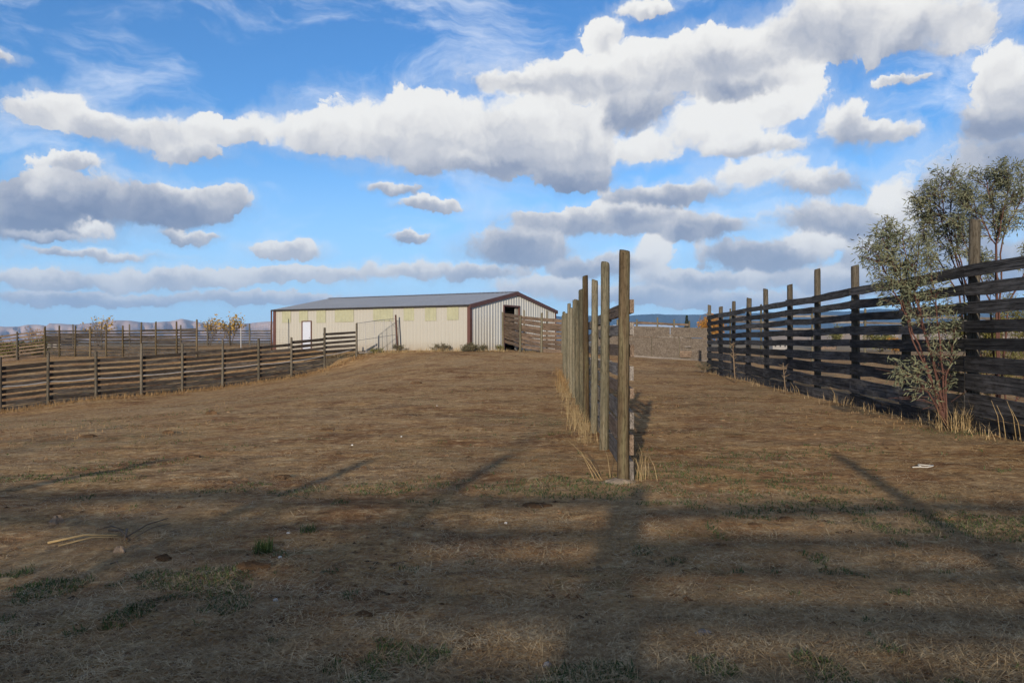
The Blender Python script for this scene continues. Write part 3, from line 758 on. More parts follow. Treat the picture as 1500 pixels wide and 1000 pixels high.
boxpart((BW - 0.12, -0.055, -0.5), (BW + 0.05, 0.0, EH - 0.15), 'corner_trim', M['trim_red'])
boxpart((-0.20, -0.10, EH - 0.075), (-0.157, BL + 0.14, EH + 0.045), 'eave_trim', M['dark_metal'])
boxpart((-0.05, 0.25, -0.5), (-0.036, BL - 0.3, 0.04), 'base_trim', M['inside'])
# fibreglass panels under the eave
for (a, b_) in ((413.6,426.4),(438.4,451.2),(464,477.3),(490.9,518.4),(547,576),(591.7,607),(623,639.4),(655,672)):
    s0, s1 = on_wall(b_, dl), on_wall(a, dl)
    zb = EH - 1.0 + random.uniform(-.03, .03)
    ribbed(s0, s1, 0.28, zb, lambda u: EH - 0.07, 'y', -0.036, -1, M['panel_green'], 'light_panel', barn, rib=0.03, w=0.06)
# door in the long wall
s0, s1 = on_wall(457.3, dl), on_wall(442.5, dl); dt = wall_z(469.8, (s0 + s1) / 2, dl)
dr = boxpart((-0.062, s0 + 0.10, 0.02), (-0.036, s1 - 0.12, dt - 0.08), 'door', M['door_white']); tag(dr, 'plain white door')
m_ = MB(); m_.box((-0.075, s0, 0.0), (-0.034, s0 + 0.10, dt)); m_.box((-0.075, s1 - 0.12, 0.0), (-0.034, s1, dt)); m_.box((-0.074, s0 + 0.10, dt - 0.08), (-0.034, s1 - 0.12, dt)); m_.build('frame', M['trim_red'], dr)
m_ = MB(); m_.tube([(-0.062, s0 + 0.2, 0.98), (-0.12, s0 + 0.2, 0.98)], 0.03, 8); m_.build('handle', M['galv'], dr)
# doorway trims, sliding door leaf, inner frame
m_ = MB(); m_.box((d0 - 0.06, -0.06, -0.3), (d0 + 0.05, 0.05, dz_)); m_.box((d1 - 0.05, -0.06, -0.3), (d1 + 0.05, 0.05, dz_)); m_.box((d0 - 0.06, -0.062, dz_), (d1 + 0.05, 0.05, dz_ + 0.12)); m_.build('doorway_frame', M['trim_red'], barn)
boxpart((d1 - 0.40, 0.12, 0.0), (d1 + 1.3, 0.16, dz_ - 0.02), 'sliding_door', M['wall_cream'])
for yy in (4.5, 9.0, 13.5):
    m_ = MB(); m_.box((0.1, yy, 0), (0.3, yy + .2, EH - .1)); m_.box((BW - .3, yy, 0), (BW - .1, yy + .2, EH - .1))
    m_.tube([(0.2, yy + .1, EH - .12), (BW / 2, yy + .1, RH - .15), (BW - .2, yy + .1, EH - .12)], 0.1, 4); m_.build('frame', M['rust'], barn)

# ------------------------------------------------------------------ wire gate against the barn
g0 = at(523.5, 473.5, 54.9); g1 = at(579, 466.5, 57.4); g0b = at(523.5, 519, 54.9); g1b = at(580, 516, 57.4)
gate = empty('wire_gate', (g0b.x, g0b.y, gz(g0b.x, g0b.y))); tag(gate, 'wire mesh gate in a bent steel tube frame against the barn wall', 'gate')
def gl(p): return tuple(Vector(p) - gate.location)
def gp(u, v):
    a = g0b + (g0 - g0b) * v; b_ = g1b + (g1 - g1b) * v; return a + (b_ - a) * u + Vector((0, 0, 0.10 * (1 - v)))
m_ = MB(); m_.tube([gl(gp(0, 0)), gl(gp(0, 1)), gl(gp(.5, 1.01)), gl(gp(1, 1)), gl(gp(1, 0)), gl(gp(0, 0))], 0.024, 6); m_.build('frame', M['galv'], gate, True)
for u in (0.22, 0.46, 0.72, 0.9):
    m_ = MB(); m_.tube([gl(gp(u, 0)), gl(gp(u - .03, 1))], 0.018, 6); m_.build('upright', M['galv'], gate)
m_ = MB(); m_.tube([gl(gp(0, .42)), gl(gp(1, .50))], 0.018, 6); m_.build('crossbar', M['galv'], gate)
m_ = MB(); m_.tube([gl(gp(.82, 1)), gl(gp(1, .72))], 0.016, 6); m_.build('brace', M['galv'], gate)
m_ = MB()
for i in range(1, 20): m_.tube([gl(gp(i / 20, 0)), gl(gp(i / 20, 1))], 0.0035, 3, False)
for i in range(1, 14): m_.tube([gl(gp(0, i / 14)), gl(gp(1, i / 14))], 0.0035, 3, False)
m_.build('wire_mesh', M['galv'], gate)
def steel_post(px, yt, yb, Y, lean, r_, mat, label, name='steel_post'):
    a = at(px, yb, Y); b_ = at(px + lean, yt, Y)
    a.z = gz(a.x, a.y) - 0.2
    n_ = MB(); n_.tube([(0, 0, 0), tuple((b_ - a) * 0.5), tuple(b_ - a)], r_, 8)
    o = n_.build(name, mat, None, True, a); tag(o, label, 'post'); return o
steel_post(583, 461, 516, 57.15, -3.5, 0.06, M['rust'], 'leaning rusty pipe post holding the wire gate')
steel_post(398, 455, 522, 60.5, -0.5, 0.055, M['rust'], 'dark red pipe post beside the barn corner and the distant rails')
mesh_e = empty('wire_fence', (at(353, 500, 66).x, 66, gz(at(353, 500, 66).x, 66))); tag(mesh_e, 'faint wire mesh panel between the red pipe post and the distant rails', 'wire fence')
m_ = MB()
pa, pb = at(353, 481, 66), at(397.5, 472, 60.8); qa, qb = at(353, 507, 66), at(397.5, 510, 60.8)
for i in range(13):
    m_.tube([tuple(pa + (pb - pa) * (i / 12) - mesh_e.location), tuple(qa + (qb - qa) * (i / 12) - mesh_e.location)], 0.005, 3, False)
for i in range(10):
    m_.tube([tuple(pa + (qa - pa) * (i / 9) - mesh_e.location), tuple(pb + (qb - pb) * (i / 9) - mesh_e.location)], 0.005, 3, False)
m_.build('wire_mesh', M['galv'], mesh_e)
m_ = MB(); m_.tube([tuple(pa + Vector((0, 0, .05)) - mesh_e.location), tuple(qa - Vector((0, 0, .4)) - mesh_e.location)], 0.04, 6); m_.build('post', M['galv'], mesh_e)

# ------------------------------------------------------------------ vegetation
def leaves_mesh(name, P_, D_, L_, Wd, mat, parent, jitter=True):
    """diamond leaves: base P, direction D, length, width"""
    n = len(P_); P_ = np.asarray(P_, dtype=np.float64); D_ = np.asarray(D_, dtype=np.float64)
    D_ /= np.linalg.norm(D_, axis=1, keepdims=True) + 1e-9
    rv = rng.normal(size=(n, 3)); sd = np.cross(D_, rv); sd /= np.linalg.norm(sd, axis=1, keepdims=True) + 1e-9
    nr = np.cross(D_, sd)
    L_ = np.asarray(L_)[:, None]; Wd = np.asarray(Wd)[:, None]
    V = np.stack([P_, P_ + D_ * L_ * 0.45 + sd * Wd * 0.5 + nr * L_ * 0.05, P_ + D_ * L_ - nr * L_ * 0.06, P_ + D_ * L_ * 0.45 - sd * Wd * 0.5 + nr * L_ * 0.05], axis=1).reshape(-1, 3)
    F = np.arange(n * 4).reshape(n, 4)
    o = ob(name, mesh_np(name, V, F, mat, False), parent); return o

def spread(p, d, L, depth, segs, tips, rad, rnd, up=0.25, kids=3, ang=0.6, leafy=0.35):
    """recursive branch: appends (pts, r0, r1) to segs and leaf anchors to tips"""
    pts = [p]; n = 4; q = p; dd = d.normalized()
    for i in range(n):
        dd = (dd + Vector((rnd.gauss(0, .10), rnd.gauss(0, .10), rnd.gauss(0, .07) + up * 0.10))).normalized()
        q = q + dd * (L / n); pts.append(q)
    segs.append((pts, rad, rad * 0.5))
    if depth == 0:
        for i in range(1, len(pts)):
            tips.append((pts[i], dd)); tips.append(((pts[i] + pts[i - 1]) / 2, dd))
        return
    if depth == 1:
        tips.append((pts[-1], dd)); tips.append((pts[-2], dd))
    for k in range(kids):
        f_ = rnd.uniform(0.3, 1.0) if k else 1.0
        i = min(n - 1, int(f_ * n)); b_ = pts[i] + (pts[i + 1] - pts[i]) * (f_ * n - i) if i < n else pts[-1]
        a = rnd.uniform(0, 6.283); u = dd.orthogonal().normalized(); v = dd.cross(u)
        nd = (dd + (u * math.cos(a) + v * math.sin(a)) * rnd.uniform(0.5, 1.2) * ang).normalized()
        spread(b_, nd, L * rnd.uniform(0.55, 0.8), depth - 1, segs, tips, rad * 0.55, rnd, up, kids, ang)

def willow(name, label, base, stems, leaf_len, per_tip, seed, mat_leaf, group=None, depth=2, rad=0.022, kids=4, ang=0.65, spreadL=0.55, bark='bark_red', cat='shrub', droop=0.45, extra=()):
    """stems: list of world polylines; side shoots grow from their upper part"""
    rnd = random.Random(seed)
    e_ = empty(name, base); tag(e_, label, cat, group)
    segs, tips = [], []
    for st_ in stems:
        pts = [Vector(p) for p in st_]
        fine = []
        for i in range(len(pts) - 1):
            for k in range(4): fine.append(pts[i] + (pts[i + 1] - pts[i]) * (k / 4) + Vector((rnd.gauss(0, .012), rnd.gauss(0, .012), 0)))
        fine.append(pts[-1])
        segs.append((fine, rad, rad * 0.35))
        n = len(fine)
        for i in range(int(n * (0.5 if n > 14 else 0.30)), n):
            d = (fine[min(i + 1, n - 1)] - fine[i - 1]).normalized()
            for k in range(1 if i < n * .5 else 2):
                a = rnd.uniform(0, 6.283); u = d.orthogonal().normalized(); v = d.cross(u)
                nd = (d * 0.75 + (u * math.cos(a) + v * math.sin(a)) * ang).normalized()
                spread(fine[i], nd, spreadL * rnd.uniform(.6, 1.1) * (1.15 - 0.6 * i / n), depth - 1, segs, tips, rad * 0.35, rnd, 0.4, kids, ang)
    for (p, d, L) in extra:
        spread(Vector(p), Vector(d), L, depth, segs, tips, rad * 0.5, rnd, 0.1, kids, ang)
    m_ = MB()
    for pts, r0, r1 in segs:
        k = len(pts); m_.tube([tuple(p - e_.location) for p in pts], [max(0.0022, r0 + (r1 - r0) * i / (k - 1)) for i in range(k)], 5 if r0 > .012 else 3, False)
    m_.build('trunk', M[bark], e_, True)
    P_, D_ = [], []
    for p, d in tips:
        for k in range(per_tip):
            P_.append(p + Vector((rnd.gauss(0, .05), rnd.gauss(0, .05), rnd.gauss(0, .05))) - e_.location)
            D_.append(d * 0.5 + Vector((rnd.gauss(0, .6), rnd.gauss(0, .6), rnd.gauss(0, .5) - droop)))
    n = len(P_)
    leaves_mesh('crown', P_, D_, leaf_len * rng.uniform(.45, 1.35, n), leaf_len * .19 * rng.uniform(.7, 1.3, n), mat_leaf, e_)
    print(name, 'leaves', n, 'segs', len(segs))
    return e_

A = lambda px, py, Y: tuple(at(px, py, Y))
def gbase(px, Y): 
    x = (px - 750) / FPX * Y; return Vector((x, Y, gz(x, Y)))
bA = gbase(1388, 14.7)
willow('willow_shrub', 'leaning grey green willow shrub growing in front of the dark board fence', bA,
       [[bA, A(1362,555,14.8), A(1338,500,14.9), A(1322,440,15.1), A(1305,375,15.2), A(1290,345,15.2)],
        [bA, A(1370,540,14.9), A(1352,470,15.0), A(1335,410,15.1), A(1322,350,15.1)],
        [bA, A(1378,520,14.8), A(1372,450,14.9), A(1362,385,15.0)],
        [bA, A(1352,520,14.9), A(1325,455,15.0), A(1298,400,15.1), A(1282,370,15.1)],
        [bA, A(1358,500,14.8), A(1340,430,14.9), A(1345,370,15.0)],
        [bA, A(1360,500,15.0), A(1332,430,15.1), A(1312,395,15.3), A(1302,345,15.3)],
        [bA, A(1385,560,14.7), A(1395,510,14.8), A(1402,470,14.9)],
        [bA, A(1360,575,14.5), A(1330,545,14.5)]], 0.13, 1, 3, M['leaf_willow'], 'willow shrubs by the dark fence', spreadL=0.42, ang=0.75)
tw = MB(); rnd = random.Random(77); wA = S.objects[-1].parent
for k in range(26):
    p = Vector(A(rnd.uniform(1345, 1400), rnd.uniform(520, 600), 14.55)); d = Vector((rnd.gauss(-.35, .35), rnd.gauss(-.05, .12), rnd.uniform(-.05, .45)))
    q = p + d * rnd.uniform(.5, 1.0); tw.tube([tuple(p - wA.location), tuple((p + q) / 2 - wA.location + Vector((rnd.gauss(0, .03), 0, .04))), tuple(q - wA.location)], [.006, .004, .002], 3, False)
tag(tw.build('twigs', M['bark_red'], wA), 'bare reddish twigs low on the shrub')
bB = gbase(1428, 16.6)
willow('willow_shrub', 'slender upright willow shrub between the leaning willow and the thick post, behind the dark fence', bB,
       [[bB, A(1422,450,16.6), A(1408,385,16.6), A(1392,310,16.6), A(1392,268,16.6)],
        [bB, A(1418,440,16.7), A(1398,370,16.7), A(1372,300,16.7), A(1360,292,16.7)],
        [bB, A(1410,420,16.8), A(1388,365,16.8), A(1362,335,16.8)],
        [bB, A(1420,430,16.5), A(1400,370,16.5), A(1384,320,16.4), A(1378,275,16.4)],
        [bB, A(1405,430,16.9), A(1376,385,16.9), A(1355,350,16.9), A(1350,310,16.9)]], 0.13, 1, 5, M['leaf_willow'], 'willow shrubs by the dark fence', spreadL=0.5, ang=0.6)
bC = gbase(1462, 15.7)
willow('willow_shrub', 'broad red stemmed willow shrub behind the dark fence and the thick post', bC,
       [[bC, A(1460,440,15.7), A(1458,358,15.7), A(1436,315,15.7), A(1414,295,15.7)],
        [bC, A(1459,440,15.8), A(1459,358,15.8), A(1452,300,15.8), A(1446,268,15.9)],
        [bC, A(1461,440,15.6), A(1460,358,15.6), A(1474,290,15.6), A(1478,258,15.6)],
        [bC, A(1465,440,15.7), A(1468,350,15.8), A(1492,300,15.8), A(1510,275,15.8)],
        [bC, A(1475,450,15.9), A(1500,400,15.9), A(1540,330,15.9), A(1560,270,15.9)],
        [bC, A(1450,440,15.9), A(1430,395,15.9), A(1408,340,15.9)]], 0.115, 2, 8, M['leaf_willow'], 'willow shrubs by the dark fence', spreadL=0.52, ang=0.65)
bD = gbase(1475, 16.8)
willow('leafy_bush', 'dark leafy bush seen between the lower boards behind the dark fence', bD,
       [[bD, A(1450,560,16.8), A(1430,500,16.8)], [bD, A(1470,540,16.8), A(1465,470,16.8)], [bD, A(1500,560,16.8), A(1510,480,16.8)], [bD, A(1440,590,17), A(1410,540,17)]],
       0.09, 4, 12, M['leaf_olive'], None, spreadL=0.6, ang=0.8, kids=5)

def far_tree(name, label, px, yb, yt, wpx, Y, mat, n, leaf, seed, sparse=False, bark='bark', group=None, conifer=False, cat='tree'):
    rnd = random.Random(seed); b_ = gbase(px, Y)
    H = at(px, yt, Y).z - b_.z; Wd = wpx / FPX * Y
    e_ = empty(name, b_); tag(e_, label, cat, group)
    m_ = MB(); segs = []; tips = []
    if conifer:
        m_.tube([(0, 0, -.2), (0, 0, H * .98)], [H * .022, H * .004], 6)
        P_ = []; D_ = []
        for i in range(n):
            z = 0.04 + .96 * rnd.random() ** 1.5 ; r_ = (1 - z) * Wd * .5 * rnd.uniform(.35, 1.1); a = rnd.uniform(0, 6.28)
            P_.append((r_ * math.cos(a), r_ * math.sin(a), z * H)); D_.append((math.cos(a), math.sin(a), -.4 + rnd.gauss(0, .3)))
    else:
        for k in range(5):
            a = k * 1.256 + rnd.uniform(-.4, .4); d = Vector((math.cos(a) * .55 * Wd / max(H, .1), math.sin(a) * .55 * Wd / max(H, .1), 1))
            spread(Vector((0, 0, 0)), d, H * rnd.uniform(.42, .55), 3, segs, tips, H * .018, rnd, .3, 3, .55)
        for pts, r0, r1 in segs:
            m_.tube([tuple(p) for p in pts], [max(.006, r0 + (r1 - r0) * i / 4) for i in range(5)], 4, False)
        zs = max(p.z for p, _ in tips); sc = H / zs
        xs_ = max(max(abs(p.x) for p, _ in tips), 1e-3); sx = (Wd / 2) / xs_
        m_.v = [(x * sx, y * sx, z * sc) for x, y, z in m_.v]
        P_ = []; D_ = []
        for i in range(n):
            p, d = tips[int(rnd.random() ** (1.6 if sparse else 1) * len(tips))]
            P_.append((p.x * sx + rnd.gauss(0, leaf * .8), p.y * sx + rnd.gauss(0, leaf * .8), p.z * sc + rnd.gauss(0, leaf * .8))); D_.append((rnd.gauss(0, 1), rnd.gauss(0, 1), rnd.gauss(0, .7)))
    m_.build('trunk', M[bark], e_)
    leaves_mesh('crown', P_, D_, leaf * rng.uniform(.6, 1.3, n), leaf * .6 * rng.uniform(.6, 1.3, n), mat, e_)
    return e_
far_tree('sparse_tree', 'nearly bare tree with a few yellow leaves above the corner of the paddock', 143, 505, 461, 46, 92, M['leaf_yellow'], 170, .30, 3, True, group='trees beyond the paddock')
far_tree('sparse_tree', 'small bare reddish tree above the weathered fence with the yellow green bush', 48, 505, 478, 34, 95, M['leaf_orange'], 120, .22, 4, True, group='trees beyond the paddock')
far_tree('sparse_tree', 'golden leaved thin tree above the distant rails, closest to the barn', 338, 508, 463, 40, 92, M['leaf_yellow'], 420, .30, 5, True, group='trees beyond the paddock')
far_tree('sparse_tree', 'golden leaved thin tree above the distant rails, beside the tall end post', 308, 508, 466, 36, 94, M['leaf_yellow'], 300, .28, 6, True, group='trees beyond the paddock')
far_tree('yellow_bush', 'dense yellow green bush behind the weathered paddock fence corner', 18, 524, 490, 90, 74, M['leaf_olive'], 5200, .17, 7, cat='bush')
far_tree('yellow_bush', 'dense orange yellow bush at the outer end of the weathered paddock fence', -40, 530, 494, 70, 72, M['leaf_yellow'], 2600, .17, 17, cat='bush')
far_tree('conifer_tree', 'small dark conifer above the strand board fence', 1006, 497, 461.5, 17, 240, M['needle'], 3200, .34, 8, conifer=True)
far_tree('autumn_tree', 'rounded orange autumn tree behind the end of the dark board fence', 1036, 497, 458, 30, 210, M['leaf_orange'], 2600, .55, 9)
far_tree('autumn_tree', 'low orange brown autumn tree just beyond the rounded orange one', 1053, 497, 462, 20, 225, M['leaf_orange'], 900, .55, 10)
far_tree('autumn_bush', 'bright orange bush seen through the dark fence beside the leaning willow', 1312, 517, 494, 40, 90, M['leaf_orange'], 2600, .16, 11, cat='bush')
far_tree('olive_tree', 'dull green tree seen through the dark fence beside the orange bush', 1290, 512, 484, 50, 110, M['leaf_olive'], 2000, .3, 12)
far_tree('olive_tree', 'small green tree on the pale hill foot seen through the dark fence', 1225, 496, 476, 16, 260, M['leaf_olive'], 1200, .6, 13)

def weed(name, label, px, Y, hpx, wpx, mat, n, leaf, seed, group=None):
    return far_tree(name, label, px, 0, 500 - (gbase(px, Y).z + hpx * .75 / FPX * Y - EYE) / Y * FPX, wpx, Y, mat, n, leaf, seed, group=group, bark='twig', cat='weed')
G_ = 'weeds along the barn foot'
weed('sage_weed', 'large grey sage clump at the barn corner under the brown trim', 690, 53.8, 18, 30, M['leaf_sage'], 1500, .09, 31, G_)
weed('sage_weed', 'low sage clump on the gable side next to the large clump', 708, 53.8, 13, 20, M['leaf_sage'], 700, .08, 32, G_)
weed('sage_weed', 'thin sage clump under the third light panel from the barn corner', 647, 55.2, 16, 34, M['leaf_sage'], 800, .08, 33, G_)
weed('sage_weed', 'small sage clump at the foot of the rusty pipe post', 583, 56.4, 13, 18, M['leaf_sage'], 600, .08, 34, G_)
weed('sage_weed', 'yellowing sage clump beside the doorway of the barn', 731, 54.0, 12, 14, M['leaf_olive'], 350, .08, 35, G_)
weed('sage_weed', 'dark green clump at the foot of the wire gate', 551, 56.0, 9, 24, M['leaf_olive'], 500, .08, 36, G_)
weed('sage_weed', 'grey twiggy clump where the strand board fence meets the dark fence', 1031, 40.5, 22, 26, M['leaf_sage'], 500, .05, 37)

def blades(name, x, y, L, tilt, azm, wd, mat, label, cat, bend=0.3, kind='stuff', parent=None, lift=0.0):
    """grass blades as two-quad strips standing (tilt 0) or lying (tilt 90 degrees)"""
    n = len(x); z = gz_arr(x, y) + lift
    hx, hy = np.cos(azm), np.sin(azm)
    dirs = np.c_[hx * np.sin(tilt), hy * np.sin(tilt), np.cos(tilt)]
    t2 = tilt + bend * rng.uniform(0.2, 1.4, n); t2 = np.minimum(t2, R(94))
    dir2 = np.c_[hx * np.sin(t2), hy * np.sin(t2), np.cos(t2)]
    fa = azm + math.pi / 2 + rng.normal(0, .5, n); sd = np.c_[np.cos(fa), np.sin(fa), np.zeros(n)] * (wd * 0.5)[:, None]
    b0 = np.c_[x, y, z]; m1 = b0 + dirs * (L * .5)[:, None]; tp = m1 + dir2 * (L * .5)[:, None]
    V = np.stack([b0 - sd, b0 + sd, m1 + sd * .8, m1 - sd * .8, tp], axis=1).reshape(-1, 3)
    k = np.arange(n)[:, None] * 5
    F = np.concatenate([k + [0, 1, 2], k + [0, 2, 3], k + [3, 2, 4]]).astype(np.int64)
    o = ob(name, mesh_np(name, V, F, mat, False), parent); tag(o, label, cat, kind=kind); return o

def frustum(n, y0, y1, power, xl=-0.70, xr=0.70):
    u = rng.random(n); k = 1 - power
    yy = (y0 ** k + u * (y1 ** k - y0 ** k)) ** (1 / k)
    return rng.uniform(xl, xr, n) * yy, yy
# thatch lying on the ground
x, y = frustum(260000, 3.2, 46, 1.8)
keep = (fbm(x / 1.3, y / 1.3, 3, 71) + rng.normal(0, .45, len(x)) > -0.35) & ~((x < cx(y) + .3) & (x > cx(y) - .3) & (y > 9) & (y < 34))
x, y = x[keep], y[keep]; n = len(x)
blades('dry_straw', x, y, rng.gamma(2.6, 0.028, n) * (1 + y / 60), rng.uniform(R(70), R(90), n), rng.uniform(0, 6.283, n) , rng.uniform(.0014, .0034, n) * (1 + y / 12), M['straw'], 'thin dry straw lying all over the yard', 'straw', .15, lift=0.006)
# short green growth in patches
x, y = frustum(170000, 3.4, 30, 1.9)
gmask = fbm(x / 2.6 + 3, y / 1.7, 3, 91) + 0.85 * fbm(x / .24, y / .24, 2, 97)
keep = gmask > 0.78
x, y = x[keep], y[keep]; n = len(x); print('green', n)
blades('green_grass', x, y, rng.uniform(.018, .055, n), rng.uniform(R(10), R(75), n), rng.uniform(0, 6.283, n), rng.uniform(.003, .007, n) * (1 + y / 14), M['green'], 'short green grass in patches on the yard', 'grass', .5)
# tall dry grass along the fences
def strip(n, p0, p1, spread_, clump=0.7):
    u = rng.random(n); m_ = fbm(u * 23, u * 0 + spread_ * 10, 2, 5); ok = m_ + rng.normal(0, .4, n) > (clump - 0.7); u = u[ok]
    return p0[0] + (p1[0] - p0[0]) * u + rng.normal(0, spread_, len(u)), p0[1] + (p1[1] - p0[1]) * u + rng.normal(0, spread_, len(u))
def tall(name, xy, h0, h1, mat, label, w=.005, lean=.35):
    x, y = xy; n = len(x); return blades(name, x, y, rng.uniform(h0, h1, n), np.abs(rng.normal(0, lean, n)), rng.uniform(0, 6.283, n), rng.uniform(.6, 1.2, n) * w, mat, label, 'grass', .5)
tall('dry_grass', strip(2600, (cx(13) - .20, 12.6), (cx(27) - .25, 27), .11, .8), .08, .42, M['straw_tall'], 'pale tall dry grass along the foot of the middle fence', .0042)
tall('dry_grass', strip(500, (cx(26) - .25, 25), (cx(34) - .2, 34), .10, .6), .15, .6, M['straw_rust'], 'rust coloured dry grass at the far end of the middle fence', .014)
tall('dry_grass', strip(260, (cx(9.1) + .22, 9.0), (cx(12) + .25, 12.5), .07, .7), .08, .38, M['straw_tall'], 'thin dry stems on the lane side of the end post', .006, .25)
tall('dry_grass', strip(1300, (rx(13) - .35, 12.6), (rx(40) - .3, 40), .17, .85), .06, .30, M['straw'], 'dry grass tufts along the foot of the dark board fence', .009)
x = 8.0 + rng.normal(0, .20, 260); y = 14.35 + rng.normal(0, .22, 260)
tall('dry_grass', (x, y), .15, .62, M['straw_tall'], 'clump of long straw under the leaning willow', .009, .35)
fbx = [(p[0], p[1]) for p in posts]
xx, yy = [], []
for a, b_ in zip(fbx[:-1], fbx[1:]):
    x, y = strip(520, (a[0] + .15, a[1] - .5), (b_[0] + .15, b_[1] - .5), .36, .75); xx.append(x); yy.append(y)
tall('dry_grass', (np.concatenate(xx), np.concatenate(yy)),   .06, .34, M['straw_rust'], 'rusty dry grass along the foot of the fence with the white pipe', .022)
x, y = strip(1500, (-13.2, 56.5), (-3.0, 54.2), .18, .5); x2, y2 = strip(700, (-2.6, 54.3), (4.2, 50.2), .2, .6)
tall('dry_grass', (np.concatenate([x, x2]), np.concatenate([y, y2])), .10, .38, M['straw_tall'], 'dry grass along the foot of the barn', .022)
x, y = frustum(5000, 14, 60, 1.3); k = fbm(x / 4, y / 4, 2, 61) > .35
tall('dry_grass', (x[k], y[k]), .03, .10, M['straw_rust'], 'low dry grass tufts scattered over the sunny yard', .012, .6)

def stalk(name, label, pts, r_, mat, cat='dry stalk', twigs=0, seed=1, group=None):
    rnd = random.Random(seed); b_ = Vector(pts[0]); b_.z = gz(b_.x, b_.y) - .02
    m_ = MB(); P_ = [Vector(p) for p in pts]; P_[0] = b_
    m_.tube([tuple(p - b_) for p in P_], [r_ * (1 - .6 * i / (len(P_) - 1)) for i in range(len(P_))], 5)
    for k in range(twigs):
        f_ = rnd.uniform(.35, 1); p = P_[0].lerp(P_[-1], f_); d = Vector((rnd.gauss(0, .1), rnd.gauss(0, .1), rnd.uniform(.03, .16)))
        m_.tube([tuple(p - b_), tuple(p + d - b_)], [r_ * .5, r_ * .25], 4)
    o = m_.build(name, mat, None, True, b_); tag(o, label, cat, group); return o
stalk('dry_stalk', 'tall brown dry stalk in front of the far part of the dark fence', [A(1077,560,31), A(1075,530,31), A(1073,503,31)], .035, M['twig'], twigs=16, seed=2)
stalk('dry_stalk', 'shorter brown dry stalk with a forked top beside the dark fence', [A(1151,577,25), A(1149,555,25), A(1147,531,25)], .026, M['twig'], twigs=9, seed=3)
for k, (a, b_) in enumerate((((880, 700), (824, 638)), ((873, 703), (838, 650)), ((895, 694), (885, 655)), ((884, 702), (846, 660)))):
    p0 = at(a[0], a[1], 9.25); p1 = at(b_[0], b_[1], 9.7); pm = (p0 + p1) / 2 + Vector((0, 0, .05))
    stalk('dry_stalk', 'thin pale stalk leaning away from the foot of the end post', [p0, pm, p1], .005, M['straw_tall'], seed=k, group='leaning stalks at the end post')
for k, (px, Y, h) in enumerate(((1466, 13.0, .62), (1474, 12.9, .55), (1489, 12.8, .62), (1496, 12.6, .5), (1225, 21.2, .42), (1165, 24.6, .38), (1172, 24.4, .3))):
    b_ = gbase(px, Y); stalk('dry_stalk', 'single bent straw stem at the foot of the dark fence', [b_, b_ + Vector((-.05, 0, h * .6)), b_ + Vector((-.14, .02, h))], .008, M['straw_tall'], seed=k, group='straw stems along the dark fence')

# ------------------------------------------------------------------ small things on the ground
def lump(name, label, cat, px, py, Y, sx, sy, sz, mat, seed, group=None):
    rnd = random.Random(seed); b_ = gbase(px, Y); m_ = MB(); nu, nv = 10, 6
    V = []; F = []
    for j in range(nv + 1):
        th = math.pi * j / nv
        for i in range(nu):
            a = 2 * math.pi * i / nu; r_ = 1 + (.22 * math.sin(3 * a + seed) + .16 * math.sin(5 * a + 2.1 * seed)) * math.sin(th) + rnd.uniform(-.15, .15)
            V.append((sx * r_ * math.sin(th) * math.cos(a), sy * r_ * math.sin(th) * math.sin(a), sz * r_ * math.cos(th)))
    for j in range(nv):
        for i in range(nu): F.append((j * nu + i, (j + 1) * nu + i, (j + 1) * nu + (i + 1) % nu, j * nu + (i + 1) % nu))
    m_.add(V, F); o = m_.build(name, mat, None, False, b_ + Vector((0, 0, sz * (.05 if name == 'dung_pat' else .35)))); tag(o, label, cat, group); return o
def gY(py): return EYE * FPX / (py - 500)
lump('stone', 'rough tan stone lying alone beside the pile of dry twigs', 'stone', 83, 763, gY(768) * 1.04, .055, .05, .05, M['stone'], 1)
lump('stone', 'rounded tan stone at the near side of the twig pile', 'stone', 176, 800, gY(804), .045, .04, .035, M['stone'], 2)
lump('flat_stone', 'flat grey stone in the shaded straw', 'stone', 1030, 917, gY(922), .045, .035, .014, M['slate'], 3)
lump('flat_stone', 'pale grey flat stone at the near edge of the yard', 'stone', 802, 972, gY(975), .022, .018, .016, M['slate'], 4)
for k, (px, py) in enumerate(((410, 815), (422, 780), (404, 877), (516, 646), (588, 634), (640, 590), (741, 766))):
    lump('pebble', 'small white pebble lying in the yard', 'pebble', px, py, gY(py), .014, .012, .011, M['pebble'], 20 + k, 'white pebbles')
DL = ['wide dry dung pat just in front of the upright green tuft', 'dark dung pat on the slope below the fence with the white pipe', 'dry dung pat alone on the sunny ground beyond the twig pile', 'dry dung pat beside the tip of a diagonal post shadow',
      'dung pat on the low ground closest to the fence with the white pipe', 'long dung pat lying just off the concrete footing of the end post', 'broad dung pat in the lane beside the dark board fence', 'small dung pat on the slope between the pipe fence and the twig pile',
      'dung pat in the open middle of the sunny yard', 'small dark dung pat beside the twig pile', 'broad dung pat on the rise in front of the barn', 'dung pat on the rise, toward the wire gate', 'small dung pat in the lane at the edge of a shadow band', 'larger of two dung pats in the lane at the edge of a shadow band']
